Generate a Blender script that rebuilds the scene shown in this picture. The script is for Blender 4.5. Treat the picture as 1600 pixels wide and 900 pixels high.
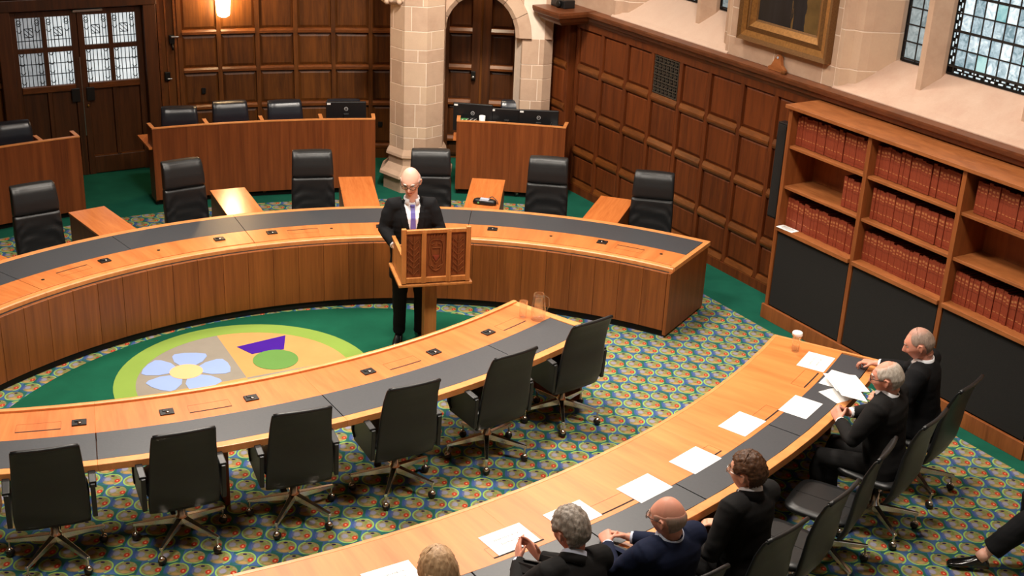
import bpy, bmesh, math, random
from math import sin, cos, pi, radians, degrees, sqrt, atan2, exp
from mathutils import Vector, Matrix, noise
from mathutils.bvhtree import BVHTree
random.seed(7)
SC = bpy.context.scene
COL = SC.collection
for o in list(bpy.data.objects):
    bpy.data.objects.remove(o, do_unlink=True)

# ------------------------------------------------------------------ camera
cam_d = bpy.data.cameras.new('camera')
cam_d.sensor_width = 36.0
cam_d.lens = 44.805
cam_d.clip_end = 200
cam = bpy.data.objects.new('camera', cam_d)
COL.objects.link(cam)
PITCH, ROLL = radians(22.747), radians(-2.647)
_fw = Vector((0, cos(PITCH), -sin(PITCH))); _rt = Vector((1, 0, 0)); _dn = _fw.cross(_rt)
_r2 = cos(ROLL)*_rt + sin(ROLL)*_dn
_d2 = -sin(ROLL)*_rt + cos(ROLL)*_dn
_m = Matrix.Identity(4)
for i in range(3):
    _m[i][0] = _r2[i]; _m[i][1] = -_d2[i]; _m[i][2] = -_fw[i]
_m[2][3] = 5.2
cam.matrix_world = _m
SC.camera = cam

# ------------------------------------------------------------------ world, exposure
SC.view_settings.view_transform = 'Standard'
SC.view_settings.look = 'None'
SC.view_settings.gamma = 1.0
SC.view_settings.use_curve_mapping = False
SC.view_settings.exposure = 0.0
W = bpy.data.worlds.new('sky'); SC.world = W
W.use_nodes = True
W.node_tree.nodes['Background'].inputs[0].default_value = (0.62, 0.74, 0.9, 1)
W.node_tree.nodes['Background'].inputs[1].default_value = 0.6
SC.cycles.use_denoising = True
SC.cycles.max_bounces = 6
SC.cycles.diffuse_bounces = 3
SC.cycles.glossy_bounces = 3
SC.cycles.transmission_bounces = 6
SC.cycles.transparent_max_bounces = 8
SC.cycles.caustics_reflective = False
SC.cycles.caustics_refractive = False
SC.cycles.sample_clamp_indirect = 6.0

# ------------------------------------------------------------------ lamps hanging under the ceiling (all above the frame)
def area(name, loc, size, power, color, target=None, spread=pi):
    l = bpy.data.lights.new(name, 'AREA'); l.shape = 'DISK'; l.size = size; l.energy = power; l.color = color
    l.spread = spread
    o = bpy.data.objects.new(name, l); COL.objects.link(o); o.location = loc
    if target is not None:
        d = Vector(target) - Vector(loc); o.rotation_euler = d.to_track_quat('-Z', 'Y').to_euler()
    return o
WARM = (1.0, 0.91, 0.80)
SPR = radians(125)
area('ceiling_lamp', (-3.6, 13.0, 6.6), 1.6, 150, WARM, (-1.6, 7.6, 0), SPR)
area('ceiling_lamp', (0.6, 13.2, 6.6), 1.6, 165, WARM, (0.6, 7.4, 0), SPR)
area('ceiling_lamp', (-1.6, 9.6, 6.8), 1.2, 255, WARM, None, SPR)
area('ceiling_lamp', (1.8, 7.2, 6.8), 1.2, 185, WARM, (2.6, 10.5, 0.6), SPR)
area('ceiling_lamp', (-2.8, 5.6, 6.8), 1.2, 105, WARM, None, SPR)
area('wall_washer', (-0.5, 12.2, 6.0), 0.7, 80, WARM, (-0.5, 16.0, 1.6), radians(80))
area('arch_lamp', (-0.5, 16.62, 3.0), 0.25, 9, (1, .8, .55), (-0.5, 16.75, 1.0), radians(140))

# ------------------------------------------------------------------ materials
def srgb(r, g, b):
    f = lambda c: (c/255/12.92) if c/255 <= .04045 else ((c/255+.055)/1.055)**2.4
    return (f(r), f(g), f(b), 1)
class NT:
    def __init__(s, name):
        s.mat = bpy.data.materials.new(name); s.mat.use_nodes = True
        s.t = s.mat.node_tree; s.b = s.t.nodes['Principled BSDF']; s.out = s.t.nodes['Material Output']
    def n(s, typ, **kw):
        x = s.t.nodes.new(typ)
        for k, v in kw.items(): setattr(x, k, v)
        return x
    def put(s, sock, v):
        if isinstance(v, bpy.types.NodeSocket): s.t.links.new(v, sock)
        else: sock.default_value = v
    def m(s, op, a, b=0.0, c=None):
        x = s.n('ShaderNodeMath', operation=op); s.put(x.inputs[0], a); s.put(x.inputs[1], b)
        if c is not None: s.put(x.inputs[2], c)
        return x.outputs[0]
    def mix(s, f, a, b):
        x = s.n('ShaderNodeMix', data_type='RGBA'); s.put(x.inputs[0], f); s.put(x.inputs[6], a); s.put(x.inputs[7], b)
        return x.outputs[2]
    def ramp(s, f, stops):
        x = s.n('ShaderNodeValToRGB'); el = x.color_ramp.elements
        while len(el) < len(stops): el.new(.5)
        for e, (p, c) in zip(el, stops): e.position = p; e.color = c
        s.put(x.inputs[0], f); return x.outputs[0]
    def noise(s, vec, scale=5.0, detail=4.0, rough=.5, dist=0.0):
        x = s.n('ShaderNodeTexNoise'); x.inputs['Scale'].default_value = scale; x.inputs['Detail'].default_value = detail
        x.inputs['Roughness'].default_value = rough; x.inputs['Distortion'].default_value = dist
        s.put(x.inputs['Vector'], vec); return x.outputs[0]
    def obj(s): return s.n('ShaderNodeTexCoord').outputs['Object']
    def pos(s): return s.n('ShaderNodeNewGeometry').outputs['Position']
    def mapv(s, vec, scale=(1, 1, 1), loc=(0, 0, 0), rot=(0, 0, 0)):
        x = s.n('ShaderNodeMapping'); x.inputs['Scale'].default_value = scale; x.inputs['Location'].default_value = loc
        x.inputs['Rotation'].default_value = rot; s.put(x.inputs['Vector'], vec); return x.outputs[0]
    def sep(s, vec):
        x = s.n('ShaderNodeSeparateXYZ'); s.put(x.inputs[0], vec); return x.outputs
    def comb(s, a, b, c):
        x = s.n('ShaderNodeCombineXYZ'); s.put(x.inputs[0], a); s.put(x.inputs[1], b); s.put(x.inputs[2], c); return x.outputs[0]
    def rnd(s): return s.n('ShaderNodeObjectInfo').outputs['Random']
    def bump(s, h, strength=.3, dist=.01):
        x = s.n('ShaderNodeBump'); x.inputs['Strength'].default_value = strength; x.inputs['Distance'].default_value = dist
        s.put(x.inputs['Height'], h); s.t.links.new(x.outputs[0], s.b.inputs['Normal'])
    def base(s, c, rough=.5, metal=0.0, spec=.5, coat=0.0):
        s.put(s.b.inputs['Base Color'], c); s.put(s.b.inputs['Roughness'], rough); s.b.inputs['Metallic'].default_value = metal
        s.b.inputs['Specular IOR Level'].default_value = spec
        if coat: s.b.inputs['Coat Weight'].default_value = coat; s.b.inputs['Coat Roughness'].default_value = .12
        return s

def plain(name, c, rough=.5, metal=0.0, spec=.5, var=0.05, vs=30.0, coat=0.0, bump=0.0):
    t = NT(name)
    n = t.noise(t.obj(), vs, 3)
    lo = tuple(x*(1-var*2) for x in c[:3])+(1,); hi = tuple(min(1, x*(1+var*2)) for x in c[:3])+(1,)
    t.base(t.mix(n, lo, hi), rough, metal, spec, coat)
    if bump: t.bump(n, bump, .003)
    return t.mat

def wood(name, dark, light, sc=(14, 14, .7), rough=.38, rv=.12, coat=0.0, polar=None, spec=.5, bands=0.0):
    """polar=(cx,cy): the grain runs radially about that centre; otherwise along the smallest scale axis."""
    t = NT(name)
    if polar:
        p = t.sep(t.pos()); dx = t.m('SUBTRACT', p[0], polar[0]); dy = t.m('SUBTRACT', p[1], polar[1])
        r = t.m('SQRT', t.m('ADD', t.m('MULTIPLY', dx, dx), t.m('MULTIPLY', dy, dy)))
        th = t.m('MULTIPLY', t.m('ARCTAN2', dy, dx), polar[2])
        v = t.comb(t.m('MULTIPLY', th, sc[0]), t.m('MULTIPLY', r, sc[2]), 0.0)
    else:
        v = t.mapv(t.obj(), sc)
    off = t.m('MULTIPLY', t.rnd(), 37.0)
    va = t.n('ShaderNodeVectorMath', operation='ADD'); t.put(va.inputs[0], v); t.put(va.inputs[1], t.comb(off, off, off)); v = va.outputs[0]
    n1 = t.noise(v, 1.0, 5, .6, .6); n2 = t.noise(v, 4.5, 4, .6)
    f = t.m('ADD', t.m('MULTIPLY', n1, .7), t.m('MULTIPLY', n2, .3))
    f = t.m('ADD', f, t.m('MULTIPLY', t.m('SUBTRACT', t.rnd(), .5), rv))
    col = t.ramp(f, [(.3, dark), (.68, light)])
    t.base(col, t.m('ADD', t.m('MULTIPLY', n2, .12), rough-.06), 0, spec, coat)
    t.bump(n2, .06, .002)
    return t.mat

C1 = (-0.58, 7.70); C2 = (-5.05, 14.1); C3 = (-5.4, 13.9)
M = {}
M['top1'] = wood('cherry_top', srgb(190, 104, 50), srgb(220, 136, 74), (9, 9, .8), .34, .03, polar=(C1[0], C1[1], 4.6))
M['top2'] = wood('cherry_top_counsel', srgb(188, 95, 42), srgb(217, 125, 64), (9, 9, .8), .42, .03, polar=(C2[0], C2[1], 6.7))
M['top3'] = wood('cherry_top_front', srgb(196, 107, 48), srgb(229, 141, 74), (6, 6, .6), .44, .03, polar=(C3[0], C3[1], 9.0))
M['return'] = wood('cherry_return', srgb(188, 102, 48), srgb(218, 132, 70), (14, 1.2, 14), .2, .05)
M['edge'] = wood('cherry_edge', srgb(206, 128, 70), srgb(232, 156, 92), (6, 6, 6), .35, .03)
M['fascia'] = wood('sapele_fascia', srgb(104, 52, 17), srgb(148, 82, 34), (16, 16, .6), .42, .1)
M['bench'] = wood('sapele_bench', srgb(96, 44, 15), srgb(142, 74, 32), (14, 14, .5), .42, .06)
M['oak'] = wood('dark_oak', srgb(64, 33, 9), srgb(116, 66, 22), (16, 16, 1.2), .5, .12, spec=.35)
M['oakr'] = wood('red_oak', srgb(76, 34, 11), srgb(118, 58, 22), (16, 16, 1.2), .5, .12, spec=.35)
M['oakrail'] = wood('oak_rail', srgb(78, 40, 13), srgb(126, 70, 28), (4, 4, 16), .38, .1)
M['cornice'] = wood('oak_cornice', srgb(74, 38, 18), srgb(118, 66, 36), (5, 5, 14), .4, .05)
M['door'] = wood('oak_door', srgb(54, 28, 10), srgb(92, 50, 20), (18, 18, 1.0), .42, .08)
M['case'] = wood('bookcase_wood', srgb(112, 58, 24), srgb(158, 90, 44), (10, 10, 1.0), .45, .06)
M['shelf'] = wood('shelf_wood', srgb(128, 72, 34), srgb(172, 104, 56), (3, 12, 12), .45, .06)
M['lectern'] = wood('lectern_oak', srgb(166, 98, 44), srgb(206, 136, 72), (18, 18, 1.6), .42, .06)
M['carved'] = wood('carved_oak', srgb(104, 52, 20), srgb(146, 80, 36), (14, 14, 2), .5, .04)
M['inlay'] = plain('grey_leather_inlay', srgb(66, 68, 72), .42, 0, .5, .08, 60, bump=.1)
M['leather'] = plain('black_leather', srgb(27, 28, 29), .4, 0, .5, .12, 25, bump=.15)
M['leatherb'] = plain('blue_black_leather', srgb(27, 32, 41), .32, 0, .6, .12, 25, bump=.15)
M['black'] = plain('black_plastic', srgb(20, 20, 21), .4)
M['dark'] = plain('shadow_gap_black', srgb(14, 11, 9), .8)
M['chrome'] = plain('polished_chrome', srgb(218, 210, 198), .2, 1.0, .5, .02)
M['steel'] = plain('satin_steel', srgb(170, 170, 168), .3, 1.0)
M['iron'] = plain('black_iron', srgb(30, 28, 26), .5, .6)
M['lead'] = plain('lead_came', srgb(38, 36, 34), .6, .3)
M['fabric'] = plain('charcoal_fabric', srgb(38, 37, 36), .95, 0, .2, .2, 300, bump=.3)
M['paper'] = plain('white_paper', srgb(246, 245, 242), .7, 0, .3, .01)
M['ink'] = plain('grey_ink', srgb(120, 120, 122), .8)
M['white'] = plain('white_plastic', srgb(235, 235, 232), .5)
M['gold'] = plain('gilt_frame', srgb(158, 112, 60), .38, .55, .5, .25, 40, bump=.3)
M['goldd'] = plain('dull_gilt', srgb(116, 82, 46), .45, .4, .5, .25, 60, bump=.3)
M['brass'] = plain('brass', srgb(190, 150, 80), .3, 1.0)
M['cover'] = plain('red_buckram', srgb(136, 58, 34), .6, 0, .4, .18, 40)
M['spine'] = plain('gilt_lettering', srgb(178, 110, 66), .55)
M['pages'] = plain('dark_page_tops', srgb(52, 46, 42), .9)
M['silver'] = plain('silver_label', srgb(170, 176, 190), .4)
M['badge'] = plain('grey_badge', srgb(190, 190, 190), .4)
M['green'] = plain('green_card', srgb(70, 140, 80), .6)
M['mortar'] = plain('pale_mortar', srgb(236, 216, 196), .9, 0, .2, .05, 20)
def stone_mat(name, a, b, c):
    t = NT(name)
    n = t.noise(t.obj(), 5.0, 5, .6); n2 = t.noise(t.obj(), 60, 3)
    col = t.ramp(t.m('ADD', t.m('MULTIPLY', n, .6), t.m('MULTIPLY', t.rnd(), .4)), [(.3, a), (.5, b), (.75, c)])
    t.base(t.mix(t.m('MULTIPLY', n2, .15), col, (.3, .2, .13, 1)), .85, 0, .25); t.bump(n2, .12, .003)
    return t.mat
M['stone'] = stone_mat('ashlar_stone', srgb(190, 158, 134), srgb(204, 173, 148), srgb(213, 184, 156))
M['sill'] = stone_mat('sill_stone', srgb(198, 164, 144), srgb(206, 176, 156), srgb(212, 184, 164))
M['plaster'] = plain('ceiling_plaster', srgb(214, 204, 190), .9)
M['cap'] = plain('polystyrene_lid', srgb(244, 240, 236), .6)

def glass_mat(name, c=(1, 1, 1, 1), rough=0.0):
    t = NT(name); t.base(c, rough); t.b.inputs['Transmission Weight'].default_value = 1.0; t.b.inputs['IOR'].default_value = 1.45
    tr = t.n('ShaderNodeBsdfTransparent'); mx = t.n('ShaderNodeMixShader'); mx.inputs[0].default_value = .2
    t.t.links.new(tr.outputs[0], mx.inputs[1]); t.t.links.new(t.b.outputs[0], mx.inputs[2]); t.t.links.new(mx.outputs[0], t.out.inputs[0])
    return t.mat
M['grille'] = plain('grey_iron', srgb(84, 78, 70), .45, .5)
M['glass'] = glass_mat('clear_glass', (.97, .98, .98, 1))
def lit_glass(name, stops, scale, strength, stretch=(1, 1, 1), rv=.35):
    t = NT(name)
    v = t.mapv(t.obj(), stretch); off = t.m('MULTIPLY', t.rnd(), 50.0)
    va = t.n('ShaderNodeVectorMath', operation='ADD'); t.put(va.inputs[0], v); t.put(va.inputs[1], t.comb(off, off, off))
    n = t.noise(va.outputs[0], scale, 4, .6, 1.2)
    f = t.m('ADD', n, t.m('MULTIPLY', t.m('SUBTRACT', t.rnd(), .5), rv))
    col = t.ramp(f, stops)
    t.base(col, .25); t.put(t.b.inputs['Emission Color'], col); t.b.inputs['Emission Strength'].default_value = strength
    t.bump(n, .25, .004)
    return t.mat
M['pane'] = lit_glass('daylit_textured_glass', [(.25, srgb(96, 122, 134)), (.5, srgb(150, 172, 184)), (.75, srgb(206, 222, 228))], 14, .95)
M['paneg'] = lit_glass('daylit_green_glass', [(.3, srgb(90, 150, 160)), (.6, srgb(150, 190, 195))], 9, .8)
M['paned'] = lit_glass('daylit_grey_glass', [(.3, srgb(100, 116, 122)), (.7, srgb(150, 166, 172))], 14, .65)
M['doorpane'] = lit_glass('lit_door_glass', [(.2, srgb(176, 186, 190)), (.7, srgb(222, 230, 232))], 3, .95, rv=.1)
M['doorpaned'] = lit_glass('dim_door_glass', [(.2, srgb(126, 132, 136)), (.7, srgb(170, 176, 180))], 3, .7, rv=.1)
t = NT('lamp_glass'); t.base((1, .93, .8, 1), .4); t.put(t.b.inputs['Emission Color'], (1, .72, .38, 1)); t.b.inputs['Emission Strength'].default_value = 45.0; M['lamp'] = t.mat

# carpets
def carpet_plain(name, c, v=.25):
    t = NT(name); n = t.noise(t.pos(), 3.0, 4, .6); n2 = t.noise(t.pos(), 350, 2)
    f = t.m('ADD', t.m('MULTIPLY', n, .6), t.m('MULTIPLY', n2, .4))
    t.base(t.ramp(f, [(.25, tuple(x*(1-v) for x in c[:3])+(1,)), (.75, tuple(x*(1+v) for x in c[:3])+(1,))]), .95, 0, .1); t.bump(n2, .3, .002); return t.mat
M['cgreen'] = carpet_plain('green_carpet', srgb(20, 82, 60))
M['clime'] = carpet_plain('lime_carpet', srgb(130, 156, 70), .08)
M['cgrey'] = carpet_plain('grey_carpet', srgb(140, 132, 120), .15)
M['ctan'] = carpet_plain('tan_carpet', srgb(196, 146, 90), .12)
M['cblue'] = carpet_plain('pale_blue_carpet', srgb(142, 162, 212), .06)
M['cpeach'] = carpet_plain('peach_carpet', srgb(240, 178, 128), .05)
M['cpurple'] = carpet_plain('purple_carpet', srgb(66, 26, 138), .1)
M['cleaf'] = carpet_plain('leaf_green_carpet', srgb(98, 138, 70), .1)

def patterned_carpet():
    t = NT('patterned_carpet')
    p = t.sep(t.pos())
    az, s, tt, ox, oy = 0.0126, .1702, .9265, .9614, 11.1656
    dx = t.m('SUBTRACT', p[0], ox); dy = t.m('SUBTRACT', p[1], oy)
    X = t.m('DIVIDE', t.m('ADD', t.m('MULTIPLY', dx, cos(az)), t.m('MULTIPLY', dy, sin(az))), s)
    Y = t.m('DIVIDE', t.m('SUBTRACT', t.m('MULTIPLY', dx, sin(az)), t.m('MULTIPLY', dy, cos(az))), s*tt)
    X = t.m('ADD', X, .27); Y = t.m('ADD', Y, .07)           # lattice points sit on the red flowers
    R = t.m('ROUND', Y); v = t.m('SUBTRACT', R, Y)
    odd = t.m('MODULO', t.m('ADD', R, 1000.0), 2.0)
    X2 = t.m('SUBTRACT', X, t.m('MULTIPLY', odd, .5)); Cc = t.m('ROUND', X2); u = t.m('SUBTRACT', X2, Cc)
    Xi = t.m('ADD', Cc, t.m('MULTIPLY', odd, .5))
    ph = t.m('MODULO', t.m('ADD', t.m('ADD', Xi, t.m('MULTIPLY', R, 1.5)), 3999.5), 4.0)
    left = t.m('LESS_THAN', ph, 2.0)
    def dist(cx, cy, rx, ry):
        a = t.m('DIVIDE', t.m('SUBTRACT', u, cx), rx); b = t.m('DIVIDE', t.m('SUBTRACT', v, cy), ry)
        return t.m('SQRT', t.m('ADD', t.m('MULTIPLY', a, a), t.m('MULTIPLY', b, b)))
    def soft(d, e0, e1):   # 1 inside e0, 0 outside e1
        x = t.n('ShaderNodeMapRange', interpolation_type='SMOOTHSTEP'); t.put(x.inputs[0], d)
        x.inputs[1].default_value = e0; x.inputs[2].default_value = e1; x.inputs[3].default_value = 1; x.inputs[4].default_value = 0
        return x.outputs[0]
    nz = t.noise(t.pos(), 38, 3, .6); nf = t.noise(t.pos(), 320, 2)
    d = dist(0, 0, .47, .52)
    bg = t.mix(soft(t.m('ADD', t.m('MULTIPLY', u, t.m('SUBTRACT', t.m('MULTIPLY', left, 2.0), 1.0)), t.m('MULTIPLY', v, .6)), -.35, .25), srgb(44, 100, 90), srgb(74, 104, 152))
    inner = t.ramp(nz, [(.3, srgb(116, 112, 62)), (.5, srgb(146, 136, 84)), (.7, srgb(152, 146, 122))])
    col = t.mix(soft(d, .82, .9), bg, inner)
    blue_h = t.m('MULTIPLY', soft(dist(-.4, 0, .16, .4), .5, 1.1), t.m('SUBTRACT', 1.0, left))
    col = t.mix(t.m('MULTIPLY', blue_h, .8), col, srgb(70, 92, 160))
    col = t.mix(t.m('MULTIPLY', soft(dist(-.17, .02, .16, .2), .6, 1.1), .85), col, srgb(150, 148, 172))
    col = t.mix(t.m('MULTIPLY', soft(dist(.02, -.3, .2, .12), .5, 1.2), .85), col, srgb(192, 152, 96))
    col = t.mix(t.m('MULTIPLY', soft(dist(.1, .2, .1, .15), .4, 1.2), .5), col, srgb(104, 140, 56))
    col = t.mix(soft(dist(.27, -.07, .13, .17), .75, 1.1), col, srgb(186, 58, 34))
    col = t.mix(soft(dist(.27, -.07, .045, .06), .7, 1.2), col, srgb(240, 150, 110))
    col = t.mix(soft(dist(-.03, .33, .1, .07), .7, 1.1), col, srgb(40, 26, 66))
    w = t.m('ADD', t.m('MULTIPLY', u, .75), t.m('MULTIPLY', v, .66))
    w = t.m('MULTIPLY', w, t.m('SUBTRACT', 1.0, t.m('MULTIPLY', left, 2.0)))
    side = t.m('GREATER_THAN', w, -.12)
    ring = t.m('MULTIPLY', soft(t.m('ABSOLUTE', t.m('SUBTRACT', d, .94)), .045, .085), side)
    col = t.mix(ring, col, srgb(156, 196, 96))
    # patterned field: inside the arc of the clerks' benches and clear of the window wall
    ddx = t.m('SUBTRACT', p[0], C1[0]); ddy = t.m('SUBTRACT', p[1], C1[1])
    rr = t.m('SQRT', t.m('ADD', t.m('MULTIPLY', ddx, ddx), t.m('MULTIPLY', ddy, ddy)))
    off = t.m('ADD', t.m('MULTIPLY', t.m('SUBTRACT', p[0], 1.68), -.84805), t.m('MULTIPLY', t.m('SUBTRACT', p[1], 14.25), -.52992))
    field = t.m('MULTIPLY', t.m('LESS_THAN', rr, 7.46), t.m('GREATER_THAN', off, .64))
    ng = t.noise(t.pos(), 4, 3)
    gr = t.mix(ng, srgb(16, 78, 62), srgb(28, 104, 82))
    col = t.mix(field, gr, col)
    t.base(t.mix(t.m('MULTIPLY', nf, .28), col, (.01, .01, .012, 1)), .95, 0, .1); t.bump(nf, .3, .002)
    return t.mat
M['carpet'] = patterned_carpet()
# ------------------------------------------------------------------ mesh helpers
class MB:
    def __init__(s): s.v = []; s.f = []; s.mi = []; s.sm = []
    def add(s, vs, fs, mi=0, sm=False):
        k = len(s.v); s.v += [tuple(p) for p in vs]
        for f in fs: s.f.append([k+i for i in f]); s.mi.append(mi); s.sm.append(sm)
        return s
    def hexa(s, p, mi=0):      # 4 bottom then 4 top, both in the same turn
        return s.add(p, [(3, 2, 1, 0), (4, 5, 6, 7), (0, 1, 5, 4), (1, 2, 6, 5), (2, 3, 7, 6), (3, 0, 4, 7)], mi)
    def box(s, c, d, rz=0.0, mi=0, mat=None):
        x, y, z = d[0]/2, d[1]/2, d[2]/2
        pts = [Vector(q) for q in ((-x, -y, -z), (x, -y, -z), (x, y, -z), (-x, y, -z), (-x, -y, z), (x, -y, z), (x, y, z), (-x, y, z))]
        if mat is None: mat = Matrix.Rotation(rz, 3, 'Z')
        return s.hexa([mat @ q + Vector(c) for q in pts], mi)
    def loft(s, rings, cap=True, mi=0, sm=True, closed=True):
        n = len(rings[0]); k = len(s.v); fs = []
        vs = [p for r in rings for p in r]
        for i in range(len(rings)-1):
            for j in range(n if closed else n-1):
                a, b = i*n+j, i*n+(j+1) % n
                fs.append((a, b, b+n, a+n))
        s.add(vs, fs, mi, sm)
        if cap:
            s.f.append([k+i for i in range(n)][::-1]); s.mi.append(mi); s.sm.append(False)
            s.f.append([k+(len(rings)-1)*n+i for i in range(n)]); s.mi.append(mi); s.sm.append(False)
        return s
    def tube(s, pts, rad, n=10, mi=0, flat=1.0, up=(0, 0, 1)):
        pts = [Vector(p) for p in pts]
        if not hasattr(rad, '__len__'): rad = [rad]*len(pts)
        rings = []; prev = None
        for i, p in enumerate(pts):
            a = pts[max(i-1, 0)]; b = pts[min(i+1, len(pts)-1)]
            d = (b-a).normalized()
            if prev is None:
                u = Vector(up)
                if abs(u.dot(d)) > .95: u = Vector((1, 0, 0))
            else: u = prev
            u = (u - d*u.dot(d)).normalized(); prev = u; w = d.cross(u)
            rings.append([p + u*(rad[i]*flat*sin(2*pi*j/n)) + w*(rad[i]*cos(2*pi*j/n)) for j in range(n)])
        return s.loft(rings, True, mi)
    def lathe(s, prof, c=(0, 0, 0), n=20, mi=0, sm=True):
        rings = [[(c[0]+r*cos(2*pi*j/n), c[1]+r*sin(2*pi*j/n), c[2]+z) for j in range(n)] for r, z in prof]
        return s.loft(rings, True, mi, sm)
    def sphere(s, c, r, n=12, m=8, mi=0):
        if not hasattr(r, '__len__'): r = (r, r, r)
        rings = []
        for i in range(m+1):
            t = pi*i/m; q = max(sin(t), .02)
            rings.append([(c[0]+r[0]*q*cos(2*pi*j/n), c[1]+r[1]*q*sin(2*pi*j/n), c[2]-r[2]*cos(t)) for j in range(n)])
        return s.loft(rings, True, mi)
    def arc(s, c, prof, a0, a1, n=1, mi=0, sm=False):   # sweep a closed (radius, z) polygon about c from a0 to a1 degrees
        rings = []
        for i in range(n+1):
            a = radians(a0+(a1-a0)*i/n)
            rings.append([(c[0]+r*cos(a), c[1]+r*sin(a), z) for r, z in prof])
        return s.loft(rings, True, mi, sm)
    def prism(s, poly, fn, h0, h1, mi=0):               # polygon (u,v) through fn(u,v,h)
        n = len(poly); b = [fn(u, v, h0) for u, v in poly]; t = [fn(u, v, h1) for u, v in poly]
        return s.add(b+t, [tuple(range(n))[::-1], tuple(range(n, 2*n))]+[(i, (i+1) % n, n+(i+1) % n, n+i) for i in range(n)], mi)
    def build(s, name, mats, parent=None, off=None, kind=None, bevel=0.0, smooth=False, label=None):
        me = bpy.data.meshes.new(name)
        vs = s.v if off is None else [(p[0]-off[0], p[1]-off[1], p[2]-off[2]) for p in s.v]
        me.from_pydata(vs, [], s.f)
        if not hasattr(mats, '__len__') or isinstance(mats, str): mats = [mats]
        for m in mats: me.materials.append(M[m] if isinstance(m, str) else m)
        me.polygons.foreach_set('material_index', s.mi)
        me.polygons.foreach_set('use_smooth', [True]*len(s.f) if smooth else s.sm)
        bm = bmesh.new(); bm.from_mesh(me); bmesh.ops.recalc_face_normals(bm, faces=bm.faces); bm.to_mesh(me); bm.free()
        me.update()
        o = bpy.data.objects.new(name, me); COL.objects.link(o)
        if parent is not None: o.parent = parent
        if kind: o['kind'] = kind
        if label: o['label'] = label
        if bevel:
            b = o.modifiers.new('bevel', 'BEVEL'); b.width = bevel; b.segments = 2; b.limit_method = 'ANGLE'; b.angle_limit = radians(50)
        return o
def thing(name, label, cat, loc=(0, 0, 0), rz=0.0, group=None):
    o = bpy.data.objects.new(name, None); COL.objects.link(o); o.empty_display_size = .1
    o.location = loc; o.rotation_euler = (0, 0, rz); o['label'] = label; o['category'] = cat
    if group: o['group'] = group
    return o
def tag(o, label, cat, group=None):
    o['label'] = label; o['category'] = cat
    if group: o['group'] = group
    return o
def copy_tree(o, parent=None):
    c = o.copy(); COL.objects.link(c)
    if parent is not None: c.parent = parent
    for ch in list(o.children): copy_tree(ch, c)
    return c
def dup(root, loc, rz, label, group=None):
    c = copy_tree(root); c.location = loc; c.rotation_euler = (0, 0, rz); c['label'] = label
    if group: c['group'] = group
    return c
def inst(o, parent, loc=None, rot=None):                # one more part sharing the mesh of o
    c = o.copy(); COL.objects.link(c); c.parent = parent
    if loc is not None: c.location = loc
    if rot is not None: c.rotation_euler = rot
    return c
def struct(o):
    o['kind'] = 'structure'; return o
def empty_struct(name, loc=(0, 0, 0), rz=0.0):
    o = bpy.data.objects.new(name, None); COL.objects.link(o); o.location = loc; o.rotation_euler = (0, 0, rz); o['kind'] = 'structure'; return o
def P(c, r, a, z=0.0):
    return Vector((c[0]+r*cos(radians(a)), c[1]+r*sin(radians(a)), z))
def rect(r0, r1, z0, z1): return [(r0, z0), (r1, z0), (r1, z1), (r0, z1)]

# ------------------------------------------------------------------ the room shell
mb = MB().box((0, 8, -.06), (24, 26, .12)); floor = struct(mb.build('floor', 'carpet'))
WQ = Vector((1.68, 14.25, 0)); WD = Vector((.52992, -.84805, 0)); WN = Vector((-.84805, -.52992, 0))   # window wall: along, towards the room
def wp(s, off, z): return WQ + WD*s + WN*off + Vector((0, 0, z))
def wprism(mb, prof, s0, s1, mi=0):                     # sweep (off, z) polygon along the window wall
    n = len(prof); return mb.loft([[wp(s0, o, z) for o, z in prof], [wp(s1, o, z) for o, z in prof]], True, mi, False)
def wbox(mb, s0, s1, o0, o1, z0, z1, mi=0): return wprism(mb, rect(o0, o1, z0, z1), s0, s1, mi)

# carpet emblem laid into the floor
EC = Vector((-2.31, 10.06, 0))
def disc(mb, c, r, z0, z1, n=64, a0=0, a1=360, r0=0.0):
    full = a1-a0 >= 360
    if r0 > 0:
        return mb.arc(c, rect(r0, r, z0, z1), a0, a1, n)
    pts = [(c[0]+r*cos(radians(a0+(a1-a0)*i/n)), c[1]+r*sin(radians(a0+(a1-a0)*i/n))) for i in range(n if full else n+1)]
    if not full: pts.append((c[0], c[1]))
    return mb.prism(pts, lambda u, v, h: (u, v, h), z0, z1)
gpts = []
for k in range(120):                                    # green field: a disc cut off along the counsel table
    q = P((-1.129, 8.636), 3.08, 3*k); w = Vector((q[0]-C2[0], q[1]-C2[1]))
    if w.length > 6.02: q = Vector((C2[0], C2[1], 0)) + Vector((w[0], w[1], 0))*(6.02/w.length)
    gpts.append((q[0], q[1]))
MB().prism(gpts, lambda u, v, h: (u, v, h), .0005, .004).build('green_field', 'cgreen', floor)
disc(MB(), EC, 1.134, .001, .0065, 72, r0=.946).build('lime_ring', 'clime', floor)
sa = degrees(atan2(10.863-10.005, -2.803+2.33))
disc(MB(), EC, .946, .001, .006, 40, sa, sa+90).build('grey_quarter', 'cgrey', floor)
disc(MB(), EC, .946, .001, .006, 40, sa-90, sa).build('tan_quarter', 'ctan', floor)
disc(MB(), EC, .946, .001, .006, 40, sa+90, sa+180).build('tan_quarter', 'ctan', floor)
disc(MB(), EC, .946, .001, .006, 40, sa+180, sa+270).build('grey_quarter', 'cgrey', floor)
FC = (-2.86, 10.115)
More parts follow.
